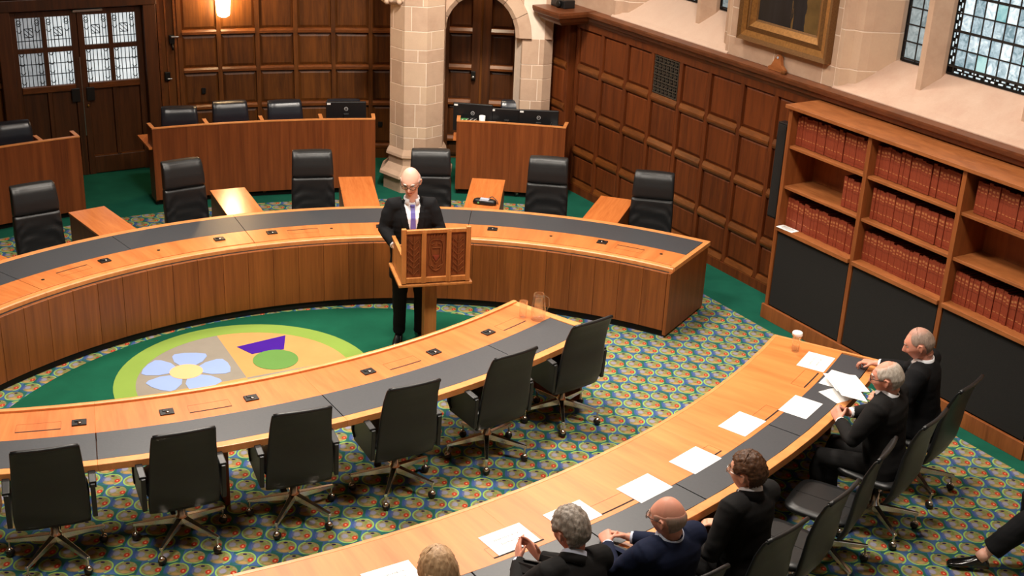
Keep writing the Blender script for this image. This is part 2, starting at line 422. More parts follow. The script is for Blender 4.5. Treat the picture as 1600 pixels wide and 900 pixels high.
for k in range(5):
    a = radians(90+sa-118+72*k+8)
    def fp(u, v, h, a=a): return (FC[0]+u*cos(a)-v*sin(a), FC[1]+u*sin(a)+v*cos(a), h)
    MB().prism([(.10, -.045), (.2, -.125), (.31, -.155), (.36, -.14), (.385, -.05), (.385, .05), (.36, .14), (.31, .155), (.2, .125), (.10, .045)], fp, .002, .0085).build('petal', 'cblue', floor)
disc(MB(), FC, .145, .002, .0105, 32).build('flower_centre', 'cpeach', floor)
MB().prism([(-2.53, 10.667), (-2.36, 10.53), (-2.25, 10.60), (-2.09, 10.66), (-2.132, 10.965)], lambda u, v, h: (u, v, h), .002, .0085).build('thistle_head', 'cpurple', floor)
disc(MB(), (-2.126, 10.44), .205, .002, .0095, 36).build('thistle_bulb', 'cleaf', floor)

ceiling = struct(MB().box((0, 7, 7.1), (24, 28, .2)).build('ceiling', 'plaster'))
struct(MB().box((-8.6, 6, 3.5), (.3, 22, 7)).build('wall_left', 'oak'))
struct(MB().box((-.5, -3.2, 3.5), (18, .3, 7)).build('wall_back', 'plaster'))
wb = MB(); wbox(wb, 4.9, 19, -.4, -.05, 0, 7.0); struct(wb.build('wall_right_front', 'stone'))

# ---- far wall: an arc of oak panelling about C1
RW = 9.25
fw = empty_struct('wall_far', P(C1, RW, 108))
FO = fw.location.copy()
MB().arc(C1, rect(RW+.03, RW+.2, 0, 7), 78, 140, 40).build('wall_core', 'oak', fw, FO)
MB().arc(C1, rect(RW-.02, RW+.04, 2.78, 7), 78, 140, 40).build('upper_wall', 'plaster', fw, FO)
cols = [117.0-.9, 114.25, 111.2, 108.15, 105.1, 102.05, 99.0, 96.0, 92.95]
rows = [.16, .755, 1.245, 1.735, 2.225, 2.72]
def panel_arc(mb, c, a0, a1, z0, z1, r):        # fielded panel: flat centre with a bevelled border
    da = degrees(.035/r)
    pts = []
    for rr, m in ((r, 0), (r-.014, 1)):
        for (aa, zz) in ((a0+da*m, z0+.035*m), (a1-da*m, z0+.035*m), (a1-da*m, z1-.035*m), (a0+da*m, z1-.035*m)):
            pts.append(P(c, rr, aa, zz))
    mb.add(pts, [(0, 1, 2, 3), (4, 5, 6, 7), (0, 1, 5, 4), (1, 2, 6, 5), (2, 3, 7, 6), (3, 0, 4, 7)])
for i in range(len(cols)-1):
    a1, a0 = cols[i], cols[i+1]
    g = degrees(.035/RW)
    MB().arc(C1, rect(RW-.022, RW+.03, .0, 2.78), a0-g*.8, a0+g*.8, 1).build('stile', 'oak', fw, FO)
    for j in range(len(rows)):
        z = rows[j]
        if i == 0: break
        MB().arc(C1, [(RW-.035, z-.02), (RW+.02, z-.04), (RW+.02, z+.042), (RW-.012, z+.034), (RW-.035, z+.012)], a0+g*.8, a1-g*.8, 2).build('rail', 'oakrail', fw, FO)
        if j < len(rows)-1:
            mb = MB(); panel_arc(mb, C1, a0+g*.8, a1-g*.8, z+.04, rows[j+1]-.038, RW+.012); mb.build('panel', 'oak', fw, FO)
MB().arc(C1, rect(RW-.012, RW+.03, 0, 2.78), 114.45, 116.0, 2).build('post_board', 'oak', fw, FO)
for a_, w_, d_ in ((115.85, .2, .05), (115.3, .12, .03), (114.62, .16, .045)):
    MB().arc(C1, rect(RW-d_, RW+.02, 0, 2.78), a_-w_/2, a_+w_/2, 1).build('post_moulding', 'oakrail', fw, FO)
MB().arc(C1, rect(RW-.045, RW+.03, 0, .13), 93, 116.1, 16).build('skirting', 'oak', fw, FO)
MB().arc(C1, [(RW-.02, 2.74), (RW-.09, 2.8), (RW-.12, 2.86), (RW+.03, 2.86)], 93, 140, 24).build('cornice', 'cornice', fw, FO)
# left of the double door
for a in (130.2, 133.4, 136.6):
    MB().arc(C1, rect(RW-.022, RW+.03, 0, 2.78), a-.2, a+.2, 1).build('stile', 'oak', fw, FO)
    for z in rows: MB().arc(C1, rect(RW-.03, RW+.02, z-.03, z+.03), a-3.0, a-.2, 2).build('rail', 'oakrail', fw, FO)
tag(MB().box((0, 0, 0), (.05, .03, .07)).build('wall_socket', 'black'), 'small black socket plate on the oak panelling behind the long clerks\' bench', 'socket')
o = bpy.data.objects['wall_socket']; o.location = P(C1, RW-.02, 112.6, .98); o.rotation_euler = (0, 0, radians(22))
tag(MB().box((0, 0, 0), (.06, .03, .06)).build('wall_socket', 'black'), 'low black twin socket on the far wall left of the stone pillar', 'socket')
o = bpy.data.objects['wall_socket.001']; o.location = P(C1, RW-.02, 98.2, .47); o.rotation_euler = (0, 0, radians(8))

# ---- double door with leaded windows (door_1): local x to the right in view, y away, z up
DA = 122.0
d1 = empty_struct('door_1', P(C1, RW*cos(radians(4.9)), DA), radians(DA-90))
HW = RW*sin(radians(4.95))
mb = MB(); mb.box((-HW-.07, -.03, 1.09), (.16, .16, 2.18)); mb.build('door_jamb', 'door', d1, bevel=.008)
mb = MB(); mb.box((HW+.07, -.03, 1.09), (.16, .16, 2.18)); mb.build('door_jamb', 'door', d1, bevel=.008)
mb = MB(); mb.box((0, -.04, 2.2), (2*HW+.32, .18, .14)); mb.build('lintel', 'door', d1, bevel=.01)
mb = MB(); mb.box((0, -.03, 2.32), (2*HW+.32, .12, .1)); mb.build('lintel_moulding', 'cornice', d1, bevel=.01)
mb = MB(); mb.box((0, -.0, 2.57), (2*HW+.32, .08, .4)); mb.build('overdoor_panel', 'door', d1, bevel=.01)
mb = MB(); mb.box((0, .12, 1.1), (2*HW, .03, 2.2)); mb.build('door_backing', 'dark', d1)
for sgn in (-1, 1):
    x0, x1 = (-HW+.01, -.004) if sgn < 0 else (.004, HW-.01)
    w = x1-x0; st = .075; zb, zt = 1.19, 2.03
    for (xa, xb) in ((x0, x0+st), (x1-st, x1)):
        MB().box(((xa+xb)/2, .02, 1.05), (xb-xa, .055, 2.1)).build('door_stile', 'door', d1, bevel=.004)
    MB().box(((x0+x1)/2, .02, zt+.035), (w-2*st, .055, .07)).build('door_rail', 'door', d1, bevel=.004)
    MB().box(((x0+x1)/2, .012, zb-.04), (w-2*st, .07, .08)).build('door_rail', 'oakrail', d1, bevel=.006)
    MB().box(((x0+x1)/2, .02, .12), (w-2*st, .055, .22)).build('door_rail', 'door', d1, bevel=.004)
    for q in range(2):
        pw = (w-2*st-.05)/2
        xa = x0+st+q*(pw+.05); MB().box((xa+pw/2, .035, .685), (pw, .03, .89)).build('door_panel', 'door', d1, bevel=.01)
        MB().box((xa+pw/2, .012, .235), (pw, .03, .02)).build('panel_bead', 'oakrail', d1)
    MB().box(((x0+x1)/2, .02, .685), (.05, .055, .89)).build('door_muntin', 'door', d1, bevel=.004)
    MB().box(((x0+x1)/2, .02, (zb+zt)/2), (.055, .055, zt-zb)).build('window_muntin', 'door', d1, bevel=.004)
    MB().box(((x0+x1)/2, .02, 1.63), (w-2*st, .054, .06)).build('window_bar', 'door', d1, bevel=.004)
    pw = (w-2*st-.055)/2
    for q in range(2):
        xa = x0+st+q*(pw+.055); xb = xa+pw
        for (za, zc, upper) in ((zb, 1.6, False), (1.66, zt, True)):
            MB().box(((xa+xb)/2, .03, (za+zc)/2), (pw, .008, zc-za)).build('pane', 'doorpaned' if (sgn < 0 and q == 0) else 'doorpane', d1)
            mb = MB(); t_ = .0045; y = .022
            def ln(ax, az, bx, bz):
                d = Vector((bx-ax, 0, bz-az)); L = d.length
                mb.box(((ax+bx)/2, y, (az+bz)/2), (L, .008, .008), mat=Matrix.Rotation(-atan2(d.z, d.x), 3, 'Y'))
            h = zc-za
            for f in (.07, .2, .33, .5, .67, .8, .93): ln(xa+pw*f, za, xa+pw*f, zc)
            for f in ((.33, .66) if not upper else (.24,)): ln(xa, za+h*f, xb, za+h*f)
            for fx in (.135, .865):
                for fz in ((.06, .36, .62, .9) if not upper else (.5, .72)):
                    cx, cz = xa+pw*fx, za+h*fz; e = pw*.1
                    ln(cx-e, cz+e, cx, cz); ln(cx, cz, cx+e, cz+e)
            if upper:
                for fx in (.135, .865):
                    cx, cz = xa+pw*fx, za+h*.86; e = pw*.09
                    ln(cx-e, cz, cx, cz+e); ln(cx, cz+e, cx+e, cz); ln(cx-e, cz, cx, cz-e); ln(cx, cz-e, cx+e, cz)
                cx, cz = (xa+xb)/2, za+h*.5; e = pw*.18
                ln(cx-e, cz-e, cx+e, cz-e); ln(cx-e, cz+e, cx+e, cz+e); ln(cx-e, cz-e, cx-e, cz+e); ln(cx+e, cz-e, cx+e, cz+e); ln(cx-e, cz+e, cx+e, cz-e); ln(cx-e, cz, cx, cz-e); ln(cx, cz+e, cx+e, cz)
            mb.build('lead_came', 'lead', d1)
    MB().box((sgn*.09, -.02, 1.05), (.1, .02, .17)).build('push_plate', 'black', d1, bevel=.004)
mb = MB(); mb.box((-.004, -.012, 1.02), (.012, .012, 1.0)); mb.build('meeting_strip', 'steel', d1)
mb = MB(); mb.lathe([(.016, 0), (.018, .012), (.01, .02)], n=10); k = mb.build('key_cylinder', 'brass', d1); k.location = (.05, -.012, .9); k.rotation_euler = (radians(90), 0, 0)
mb = MB(); mb.box((.13, -.03, 2.09), (.36, .05, .03)); mb.build('door_closer', 'steel', d1, bevel=.006)
# catches on the post right of the door
for (a, z, lab) in ((114.9, 1.67, 'upper black door catch with bright lever on the post right of the leaded doors'), (115.4, 1.2, 'lower small metal bracket on the post right of the leaded doors')):
    r = thing('door_catch', lab, 'door catch', P(C1, RW-.03, a, z), radians(a-90))
    MB().box((0, -.01, 0), (.07, .04, .11)).build('back_plate', 'iron', r, bevel=.006)
    if z > 1.5:
        MB().box((.035, -.045, .035), (.1, .03, .02)).build('lever', 'steel', r, bevel=.004)
        MB().tube([(0, -.02, -.06), (.0, -.05, -.09), (.0, -.05, -.13)], .014, 8).build('latch', 'iron', r)
    else: MB().box((.02, -.04, -.03), (.06, .02, .015)).build('lever', 'steel', r, bevel=.003)
# wall lamp
wl = thing('wall_lamp', 'glowing glass wall lamp on the oak panelling right of the leaded doors', 'lamp', P(C1, RW-.025, 110.85, 1.95), radians(20.85))
MB().lathe([(.03, 0), (.075, .025), (.085, .1), (.1, .3), (.095, .31)], (0, -.11, 0), 20).build('lamp_shade', 'lamp', wl)
mb = MB(); mb.box((0, -.0, .2), (.07, .02, .26)); mb.tube([(0, 0, .2), (0, -.06, .24), (0, -.11, .25)], .01, 8); mb.build('bracket', 'brass', wl)
pl = bpy.data.lights.new('wall_lamp_light', 'POINT'); pl.energy = 55; pl.color = (1, .62, .28); pl.shadow_soft_size = .08
po = bpy.data.objects.new('wall_lamp_light', pl); COL.objects.link(po); po.location = P(C1, RW-.19, 110.85, 2.3)

# ---- oak doors under the stone arch (door_2), on the same arc
d2 = empty_struct('door_2', P(C1, RW, 89.85)); DO = d2.location.copy()
for (a1, a0) in ((93.2, 89.95), (89.75, 86.5)):
    g = degrees(.11/RW)
    MB().arc(C1, rect(RW-.03, RW+.02, 0, 2.9), a0, a0+g, 1).build('door_stile', 'door', d2, DO)
    MB().arc(C1, rect(RW-.03, RW+.02, 0, 2.9), a1-g, a1, 1).build('door_stile', 'door', d2, DO)
    zz = [.3, .81, 1.29, 1.78, 2.28, 2.8]
    for j, z in enumerate(zz):
        MB().arc(C1, [(RW-.065, z-.03), (RW+.01, z-.05), (RW+.01, z+.04), (RW-.03, z+.035), (RW-.065, z)], a0+g, a1-g, 2).build('door_rail', 'oakrail', d2, DO)
        zl = .05 if j == 0 else zz[j-1]+.04
        mb = MB(); panel_arc(mb, C1, a0+g, a1-g, zl, z-.05, RW+.01); mb.build('door_panel', 'door', d2, DO)
for a in (93.6, 86.1): MB().arc(C1, rect(RW-.05, RW+.03, 0, 2.9), a-.45, a+.45, 1).build('door_jamb', 'door', d2, DO)
lk = MB().box((0, 0, 0), (.06, .03, .12)).build('lock_case', 'iron', d2, bevel=.004); lk.location = P(C1, RW-.05, 90.45, 1.18)-DO
hk = MB().lathe([(.012, 0), (.012, .03), (.024, .04), (.024, .06), (.01, .07)], n=12).build('door_knob', 'steel', d2); hk.location = P(C1, RW-.06, 90.45, 1.17)-DO; hk.rotation_euler = (radians(90), 0, 0)

# ---- stone pillar of ashlar blocks
PC = Vector((-1.305, 15.75, 0))
pil = empty_struct('pillar', PC)
def octp(R, t):                                         # perimeter parameter t (0..8), vertices at integers; R = apothem
    t %= 8; i = int(t); f = t-i; rr = R/cos(pi/8)
    a = radians(-112.5+45*i); b = a+radians(45)
    return Vector((rr*(cos(a)*(1-f)+cos(b)*f), rr*(sin(a)*(1-f)+sin(b)*f), 0))
def oct_ring(R, z): return [octp(R, k)+Vector((0, 0, z)) for k in range(8)]
def oct_block(R, t0, t1, z0, z1, d=.011):
    ts = [t0]+[k for k in range(int(t0)+1, int(math.ceil(t1)))]+[t1]
    rings = [[octp(R-.03, q)+Vector((0, 0, z0)), octp(R+d, q)+Vector((0, 0, z0)), octp(R+d, q)+Vector((0, 0, z1)), octp(R-.03, q)+Vector((0, 0, z1))] for q in ts]
    return MB().loft(rings, True, 0, False)
MB().loft([oct_ring(.3305, .1), oct_ring(.3305, 7.0)], True, 0, False).build('pillar_core', 'mortar', pil)
zs = [.545, .705, .845, 1.14, 1.365, 1.66, 1.815, 2.04, 2.34, 2.62, 2.9, 3.2]
random.seed(3)
cuts = [[-.5, .45, 2.3, 4, 6], [-1.2, .62, 1.4, 2.9, 4.6, 6.1], [-.6, .5, 2.4, 4, 6], [-1.3, .72, 1.55, 3.1, 5, 6], [-.9, -.15, .98, 2.2, 4, 6], [-1.5, .6, 2.2, 4, 6], [-1.2, -.1, 1.25, 2.6, 4.2, 6], [-.8, .3, 2.1, 4, 6], [-1.5, .8, 2.3, 4.1, 5.6], [-.7, .4, 2.2, 4, 6], [-1.2, .6, 2.4, 4, 6]]
for i in range(len(zs)-1):
    c = cuts[i] + [cuts[i][0]+8]
    for a, b in zip(c, c[1:]):
        oct_block(.322, a+8+.018, b+8-.018, zs[i]+.006, zs[i+1]-.006).build('stone_block', 'stone', pil)
MB().loft([oct_ring(.335, .545), oct_ring(.37, .48), oct_ring(.375, .45), oct_ring(.345, .43), oct_ring(.345, .34), oct_ring(.40, .27), oct_ring(.45, .23), oct_ring(.455, .195), oct_ring(.405, .175), oct_ring(.405, .0)], True, 0, False).build('moulded_base', 'stone', pil)
mb = MB(); mb.sphere((-.30, -.2, 2.43), (.17, .13, .1), 12, 8)
for k in range(7): mb.sphere((-.36+.05*k, -.29-.012*(k % 2), 2.38+.02*(k % 3)), .035, 8, 6)
mb.build('carved_corbel', 'stone', pil)

# ---- arcade wall with the pointed opening to the oak doors (its stones)
ar = empty_struct('wall_arcade', (-.54, 15.95, 0)); AO = ar.location.copy()
ACX, ACZ, AR = -.545, 1.93, .445
def ring_piece(r0, r1, a0, a1, y0, y1, n=2):
    rings = []
    for i in range(n+1):
        a = radians(a0+(a1-a0)*i/n)
        rings.append([(ACX+r0*cos(a), y0+.05, ACZ+1.15*r0*sin(a)), (ACX+(r0+.05)*cos(a), y0, ACZ+1.15*(r0+.05)*sin(a)), (ACX+r1*cos(a), y0, ACZ+1.15*r1*sin(a)), (ACX+r1*cos(a), y1, ACZ+1.15*r1*sin(a)), (ACX+r0*cos(a), y1, ACZ+1.15*r0*sin(a))])
    return MB().loft(rings, True, 0, False)
for k in range(7):
    ring_piece(AR, AR+.2, 180/7*k+.35, 180/7*(k+1)-.35, 15.82, 16.3).build('voussoir', 'stone', ar, AO)
    ring_piece(AR+.02, AR+.19, 180/7*k-.2, 180/7*(k+1)+.2, 15.84, 16.28).build('arch_joint', 'mortar', ar, AO)
for k in range(6):
    a0, a1 = 30*k, 30*(k+1)
    rings = []
    for i in range(5):
        a = radians(a0+30*i/4); q = (ACX+(AR+.2)*cos(a), ACZ+1.15*(AR+.2)*sin(a)); big = 1.25
        e = (max(-1.35, min(.36, ACX+big*cos(a)*1.4)), min(3.4, ACZ+big*sin(a)*1.6))
        rings.append([(q[0], 15.86, q[1]), (e[0], 15.86, e[1]), (e[0], 16.25, e[1]), (q[0], 16.25, q[1])])
    MB().loft(rings, True, 0, False).build('spandrel_stone', 'stone', ar, AO)
MB().box((-.5, 16.05, 5.1), (1.9, .38, 3.6)).build('upper_stone', 'stone', ar, AO)
# right pier of ashlar: splayed jamb and front face
pz = [0, .35, .66, .95, 1.14, 1.42, 1.6, 1.93]
def pier_ring(z, e): return [(-.10-e, 16.3, z), (-.10-e, 16.08, z), (-.01-e, 15.86-e, z), (.26, 15.86-e, z), (.37, 15.96-e, z), (.37, 16.3, z)]
MB().loft([pier_ring(0, .001), pier_ring(3.5, .001)], True, 0, False).build('pier_core', 'mortar', ar, AO)
for i in range(len(pz)-1):
    z0, z1 = pz[i]+.006, pz[i+1]-.006
    cut = .12 if i % 2 else .2
    A = [(-.09, 16.28), (-.10, 16.085), (-.01, 15.855), (cut-.005, 15.855)]; B = [(cut+.005, 15.855), (.262, 15.855), (.372, 15.955), (.372, 16.28)]
    for q in (A, B):
        inner = [(min(max(x, -.05), .33), y+.03 if y < 16.2 else y) for x, y in q]
        mb = MB(); mb.prism(q+[(q[-1][0]*.9, 16.27) if q is A else (.3, 16.27)], lambda u, v, h: (u, v, h), z0, z1); mb.build('stone_block', 'stone', ar, AO)

# ---- window wall: oak panelling below, stone above
wr = empty_struct('wall_right', wp(1.5, 0, 0)); WO = wr.location.copy()
wb = MB(); wbox(wb, -2.6, 5.2, -.3, -.02, 0, 2.3); wb.build('wall_core', 'oakr', wr, WO)
wcols = [-1.86, -1.335, -.825, -.33, .2, .7, 1.24, 1.76, 2.28, 2.8, 3.4, 4.0, 4.6, 5.2]
wrows = [.12, .545, 1.08, 1.615, 2.16]
wb = MB(); wbox(wb, -1.9, 5.2, -.02, .035, 0, .1); wb.build('skirting', 'oakr', wr, WO)
mb = MB()
for i in range(len(wcols)-1):
    s0, s1 = wcols[i], wcols[i+1]; hid = s0 > 2.7
    wb = MB(); wbox(wb, s0-.028, s0+.028, -.02, .022, .1, 2.2); wb.build('stile', 'oakr', wr, WO, bevel=.005)
    if hid: continue
    for j, z in enumerate(wrows):
        if j < 4:
            wb = MB(); wprism(wb, [(-.02, z-.05), (.02, z-.05), (.03, z-.025), (.03, z-.005), (.01, z+.045), (-.02, z+.045)], s0+.03, s1-.03); wb.build('rail', 'oakrail', wr, WO)
            z0, z1 = z+.045, wrows[j+1]-.05
            if j == 3 and i == 3:
                continue
            b = .035
            pts = [wp(s, o, zz) for o, k in ((-.012, 0), (.008, 1)) for s, zz in ((s0+.03+b*k, z0+b*k), (s1-.03-b*k, z0+b*k), (s1-.03-b*k, z1-b*k), (s0+.03+b*k, z1-b*k))]
            MB().add(pts, [(0, 1, 2, 3), (4, 5, 6, 7), (0, 1, 5, 4), (1, 2, 6, 5), (2, 3, 7, 6), (3, 0, 4, 7)]).build('panel', 'oakr', wr, WO)
wb = MB(); wbox(wb, -1.9, 5.2, -.02, .026, 2.11, 2.2); wb.build('frieze_rail', 'oakr', wr, WO)
CPROF = [(-.05, 2.2), (.03, 2.19), (.05, 2.225), (.075, 2.24), (.085, 2.275), (.125, 2.3), (.135, 2.335), (.135, 2.355), (-.05, 2.365)]
wb = MB(); wprism(wb, CPROF, -1.95, 5.2); wb.build('cornice', 'cornice', wr, WO)
# forward-breaking end bay with its own cornice
wb = MB(); wbox(wb, -2.5, -1.93, -.02, .10, 0, 2.2); wb.build('end_pilaster', 'oakr', wr, WO, bevel=.006)
for j, z in enumerate(wrows[:4]):
    z0, z1 = z+.045, wrows[j+1]-.05
    pts = [wp(s, o, zz) for o, k in ((.1, 0), (.112, 1)) for s, zz in ((-2.38+.03*k, z0+.03*k), (-1.99-.03*k, z0+.03*k), (-1.99-.03*k, z1-.03*k), (-2.38+.03*k, z1-.03*k))]
    MB().add(pts, [(0, 1, 2, 3), (4, 5, 6, 7), (0, 1, 5, 4), (1, 2, 6, 5), (2, 3, 7, 6), (3, 0, 4, 7)]).build('panel', 'oakr', wr, WO)
    wb = MB(); wprism(wb, [(.09, z-.05), (.11, z-.05), (.125, z-.02), (.125, z), (.1, z+.045), (.09, z+.045)], -2.4, -1.96); wb.build('rail', 'oakrail', wr, WO)
def crown(e, z):
    return [wp(-2.02-e*.8, -.05, z), wp(-2.02-e*.8, .41+e, z), wp(-1.66+e, .41+e, z), wp(-1.66+e, -.05, z)]
MB().loft([crown(.0, 2.19), crown(.05, 2.225), crown(.075, 2.24), crown(.085, 2.275), crown(.125, 2.3), crown(.135, 2.335), crown(.135, 2.365)], True, 0, False).build('cornice_return', 'cornice', wr, WO)
# iron vent grille in the panelling
wb = MB(); wbox(wb, -.295, .165, -.018, -.008, 1.665, 2.11); gv = wb.build('vent_back', 'dark', wr, WO)
wb = MB()
for i in range(7):
    s = -.28+.43*i/6; wbox(wb, s-.006, s+.006, .0, .014, 1.67, 2.105)
for i in range(7):
    z = 1.675+.42*i/6; wbox(wb, -.29, .16, .004, .018, z-.006, z+.006)
for i in range(6):
    for j in range(6):
        s = -.28+.43*(i+.5)/6; z = 1.675+.42*(j+.5)/6
        wbox(wb, s-.02, s+.02, .006, .02, z-.005, z+.005); wbox(wb, s-.005, s+.005, .006, .02, z-.02, z+.02)
wb.build('vent_grille', 'grille', wr, WO)

# stone above the cornice
random.seed(11)
ws = empty_struct('wall_stone', wp(1.5, -.06, 2.3)); SO = ws.location.copy()
def stones(s0, s1, z0, z1, off=0.0, thick=.06):
    z = z0; k = 0; hs = [.2, .30, .26, .32, .28, .3]
    while z < z1-.01:
        h = min(hs[k % 6], z1-z); s = s0-(.35 if k % 2 else .0)
        while s < s1-.01:
            L = random.choice((.42, .56, .62, .7)); a, b = max(s, s0), min(s+L, s1)
            if b-a > .03:
                wb = MB(); wbox(wb, a+.006, b-.006, off-thick, off+.004, z+.006, z+h-.006); wb.build('stone_block', 'stone', ws, SO)
            s += L
        z += h; k += 1
stones(.93, 2.5, 2.36, 3.62)
wb = MB(); wbox(wb, .93, 2.5, -.3, .0015, 2.3, 7); wb.build('mortar_bed', 'mortar', ws, SO)
wb = MB(); wbox(wb, -2.6, 5.2, -.3, .0, 3.9, 7); wb.build('upper_stone', 'stone', ws, SO)
wb = MB(); wbox(wb, -2.8, -1.2, -.3, .0, 2.3, 7); wb.build('upper_stone', 'stone', ws, SO)
# stepped reveals of the window openings
def reveal(sA, dirn, z0=2.36, z1=3.9):
    steps = [(0, -.0, .09, -.10), (.09, -.10, .2, -.17), (.2, -.17, .27, -.28), (.27, -.28, .36, -.46)]
    zz = [z0, 2.56, 2.93, 3.24, 3.6, z1]
    for i in range(len(zz)-1):
        pts = [(sA, .002)]
        pts += [(sA+dirn*.05, .002), (sA+dirn*.10, -.07), (sA+dirn*.19, -.09), (sA+dirn*.24, -.16), (sA+dirn*.36, -.40), (sA+dirn*.36, -.5), (sA, -.5)]
        wb = MB(); wb.prism(pts, lambda u, v, h: wp(u, v, h), zz[i]+.006, zz[i+1]-.006); wb.build('reveal_stone', 'stone', ws, SO)
    pts = [(sA, -.001), (sA+dirn*.048, -.001), (sA+dirn*.098, -.072), (sA+dirn*.188, -.092), (sA+dirn*.238, -.162), (sA+dirn*.358, -.402), (sA+dirn*.355, -.49), (sA, -.49)]
    wb = MB(); wb.prism(pts, lambda u, v, h: wp(u, v, h), z0, z1); wb.build('reveal_bed', 'mortar', ws, SO)
reveal(2.5, 1); reveal(.93, -1); reveal(-1.2, 1)
for i, (sa_, sb_) in enumerate(((2.5, 5.3), (-1.2, .93))):
    wb = MB(); wprism(wb, [(-.5, 2.2), (.02, 2.2), (.02, 2.37), (.0, 2.39), (-.05, 2.405), (-.40, 2.672), (-.5, 2.69)], sa_, sb_); wb.build('sloping_sill', 'sill', ws, SO)

# leaded windows
GO = -.42
def lights(win, spec, z0, z1, pw, ph):
    for (sa_, sb_, border) in spec:
        o = win.location.copy()
        bw = .075 if border else .03
        wb = MB()
        for (a, b, c, d) in ((sa_, sa_+.014, z0, z1), (sb_-.014, sb_, z0, z1), (sa_, sb_, z0, z0+.016)): wbox(wb, a, b, GO-.012, GO+.012, c, d)
        wb.build('window_frame', 'iron', win, o)
        a0, a1, zb = sa_+bw, sb_-(.03 if not border else bw), z0+bw
        n = max(1, round((a1-a0)/pw)); w = (a1-a0)/n; m = int((z1-zb)/ph)+1
        for i in range(n):
            for j in range(m):
                if zb+j*ph > z1-.05: continue
                mt = 'pane' if border else 'paned'
                if (i*7+j*5) % 11 == 3: mt = 'paneg'
                wb = MB(); wbox(wb, a0+i*w+.003, a0+(i+1)*w-.003, GO-.004, GO+.002, zb+j*ph+.003, min(z1, zb+(j+1)*ph-.003)); wb.build('pane', mt, win, o)
        wb = MB()
        for i in range(n+1): wbox(wb, a0+i*w-.006, a0+i*w+.006, GO-.006, GO+.008, z0, z1)
        for j in range(m+1): 
            hgt = .011 if j % 2 == 0 and border else .006
            if zb+j*ph < z1: wbox(wb, sa_, sb_, GO-.006, GO+.010, zb+j*ph-hgt, zb+j*ph+hgt)
        wb.build('glazing_bars', 'lead', win, o)
        if border:
            wb = MB(); wp_ = MB()
            k = 0; s = sa_+.02
            wbox(wb, sa_, a0, GO-.008, GO-.003, z0, z1); wbox(wb, sa_, sb_, GO-.008, GO-.003, z0, zb)
            s = a0
            while s < a1-.05:
                for q in (.018, .046): wbox(wp_, s+.012+(.03 if q > .03 else 0), s+.06+(.03 if q > .03 else 0), GO-.003, GO+.001, z0+q, z0+q+.013)
                s += .082
            z = zb
            while z < z1-.06:
                for q in (.016, .044): wbox(wp_, sa_+q, sa_+q+.012, GO-.003, GO+.001, z+.01+(.03 if q > .03 else 0), z+.055+(.03 if q > .03 else 0))
                z += .08
            wb.build('pierced_border', 'iron', win, o); wp_.build('border_glass', 'pane', win, o)
w1 = empty_struct('window_1', wp(3.6, GO, 2.68))
lights(w1, ((2.9, 3.24, False), (3.45, 4.42, True), (4.62, 5.2, True)), 2.685, 3.9, .118, .158)
w2 = empty_struct('window_2', wp(0, GO, 2.68))
lights(w2, ((-.84, .03, True), (.24, .57, False)), 2.685, 3.9, .118, .158)
for win, ss in ((w1, (3.345, 4.52)), (w2, (.135,))):
    for s in ss:
        pts = [(s-.11, -.5), (s-.11, -.36), (s-.03, -.2), (s+.03, -.2), (s+.11, -.36), (s+.11, -.5)]
        mb = MB(); mb.prism(pts, lambda u, v, h: wp(u, v, h), 2.5, 3.9); mb.build('mullion', 'stone', win, win.location.copy())
wb = MB(); wbox(wb, -2.6, 5.3, -.7, -.5, 1.5, 2.67); wb.build('outer_wall', 'stone', ws, SO)
# ------------------------------------------------------------------ curved tables
def seg_arc(parent, off, name, mat, c, prof, cuts, step=2.0, bevel=0.0, gap=.03):
    for a, b in zip(cuts, cuts[1:]):
        n = max(1, int(abs(b-a)/step))
        MB().arc(c, prof, a+gap, b-gap, n).build(name, mat, parent, off, bevel=bevel)
def radial_box(mb, c, r0, r1, a, th, z0, z1, mi=0):      # upright panel along a radius
    d = P((0, 0), 1, a); w = Vector((-d[1], d[0], 0))*th/2; o = Vector((c[0], c[1], 0))
    p = [o+d*r0-w, o+d*r1-w, o+d*r1+w, o+d*r0+w]
    return mb.hexa([q+Vector((0, 0, z0)) for q in p]+[q+Vector((0, 0, z1)) for q in p], mi)
def socket_proto():
    mb = MB(); mb.box((0, 0, .005), (.1, .082, .012)); s_ = mb.build('microphone_socket', 'black', bevel=.002)
    c = MB().lathe([(.012, 0), (.014, .006), (.008, .01)], (0.002, -.02, .011), 10).build('socket_contact', 'chrome', s_)
    k = MB().box((-.008, .014, .014), (.045, .03, .008)).build('socket_cap', 'black', s_, bevel=.002)
    return s_
def put(proto, parent, off, c, r, a, z, turn=0.0, first=[True]):
    o = copy_tree(proto, parent); o.location = P(c, r, a, z)-off; o.rotation_euler = (0, 0, radians(a-90+turn)); return o
SOCK = socket_proto()
def slot(parent, off, c, r, a0, a1, z, depth, out=1):   # flush cable flap: dark finger gap with the thin outline of its lid
    MB().arc(c, rect(r-.006, r+.006, z-.002, z+.0012), a0, a1, 3).build('finger_slot', 'dark', parent, off)
    mb = MB(); r2 = r+out*depth; e = .0012
    mb.arc(c, rect(r2-e, r2+e, z-.001, z+.0008), a0, a1, 3)
    for a in (a0, a1): radial_box(mb, c, min(r, r2), max(r, r2), a, .002, z-.001, z+.0008)
    mb.build('flap_joint', 'fascia', parent, off)

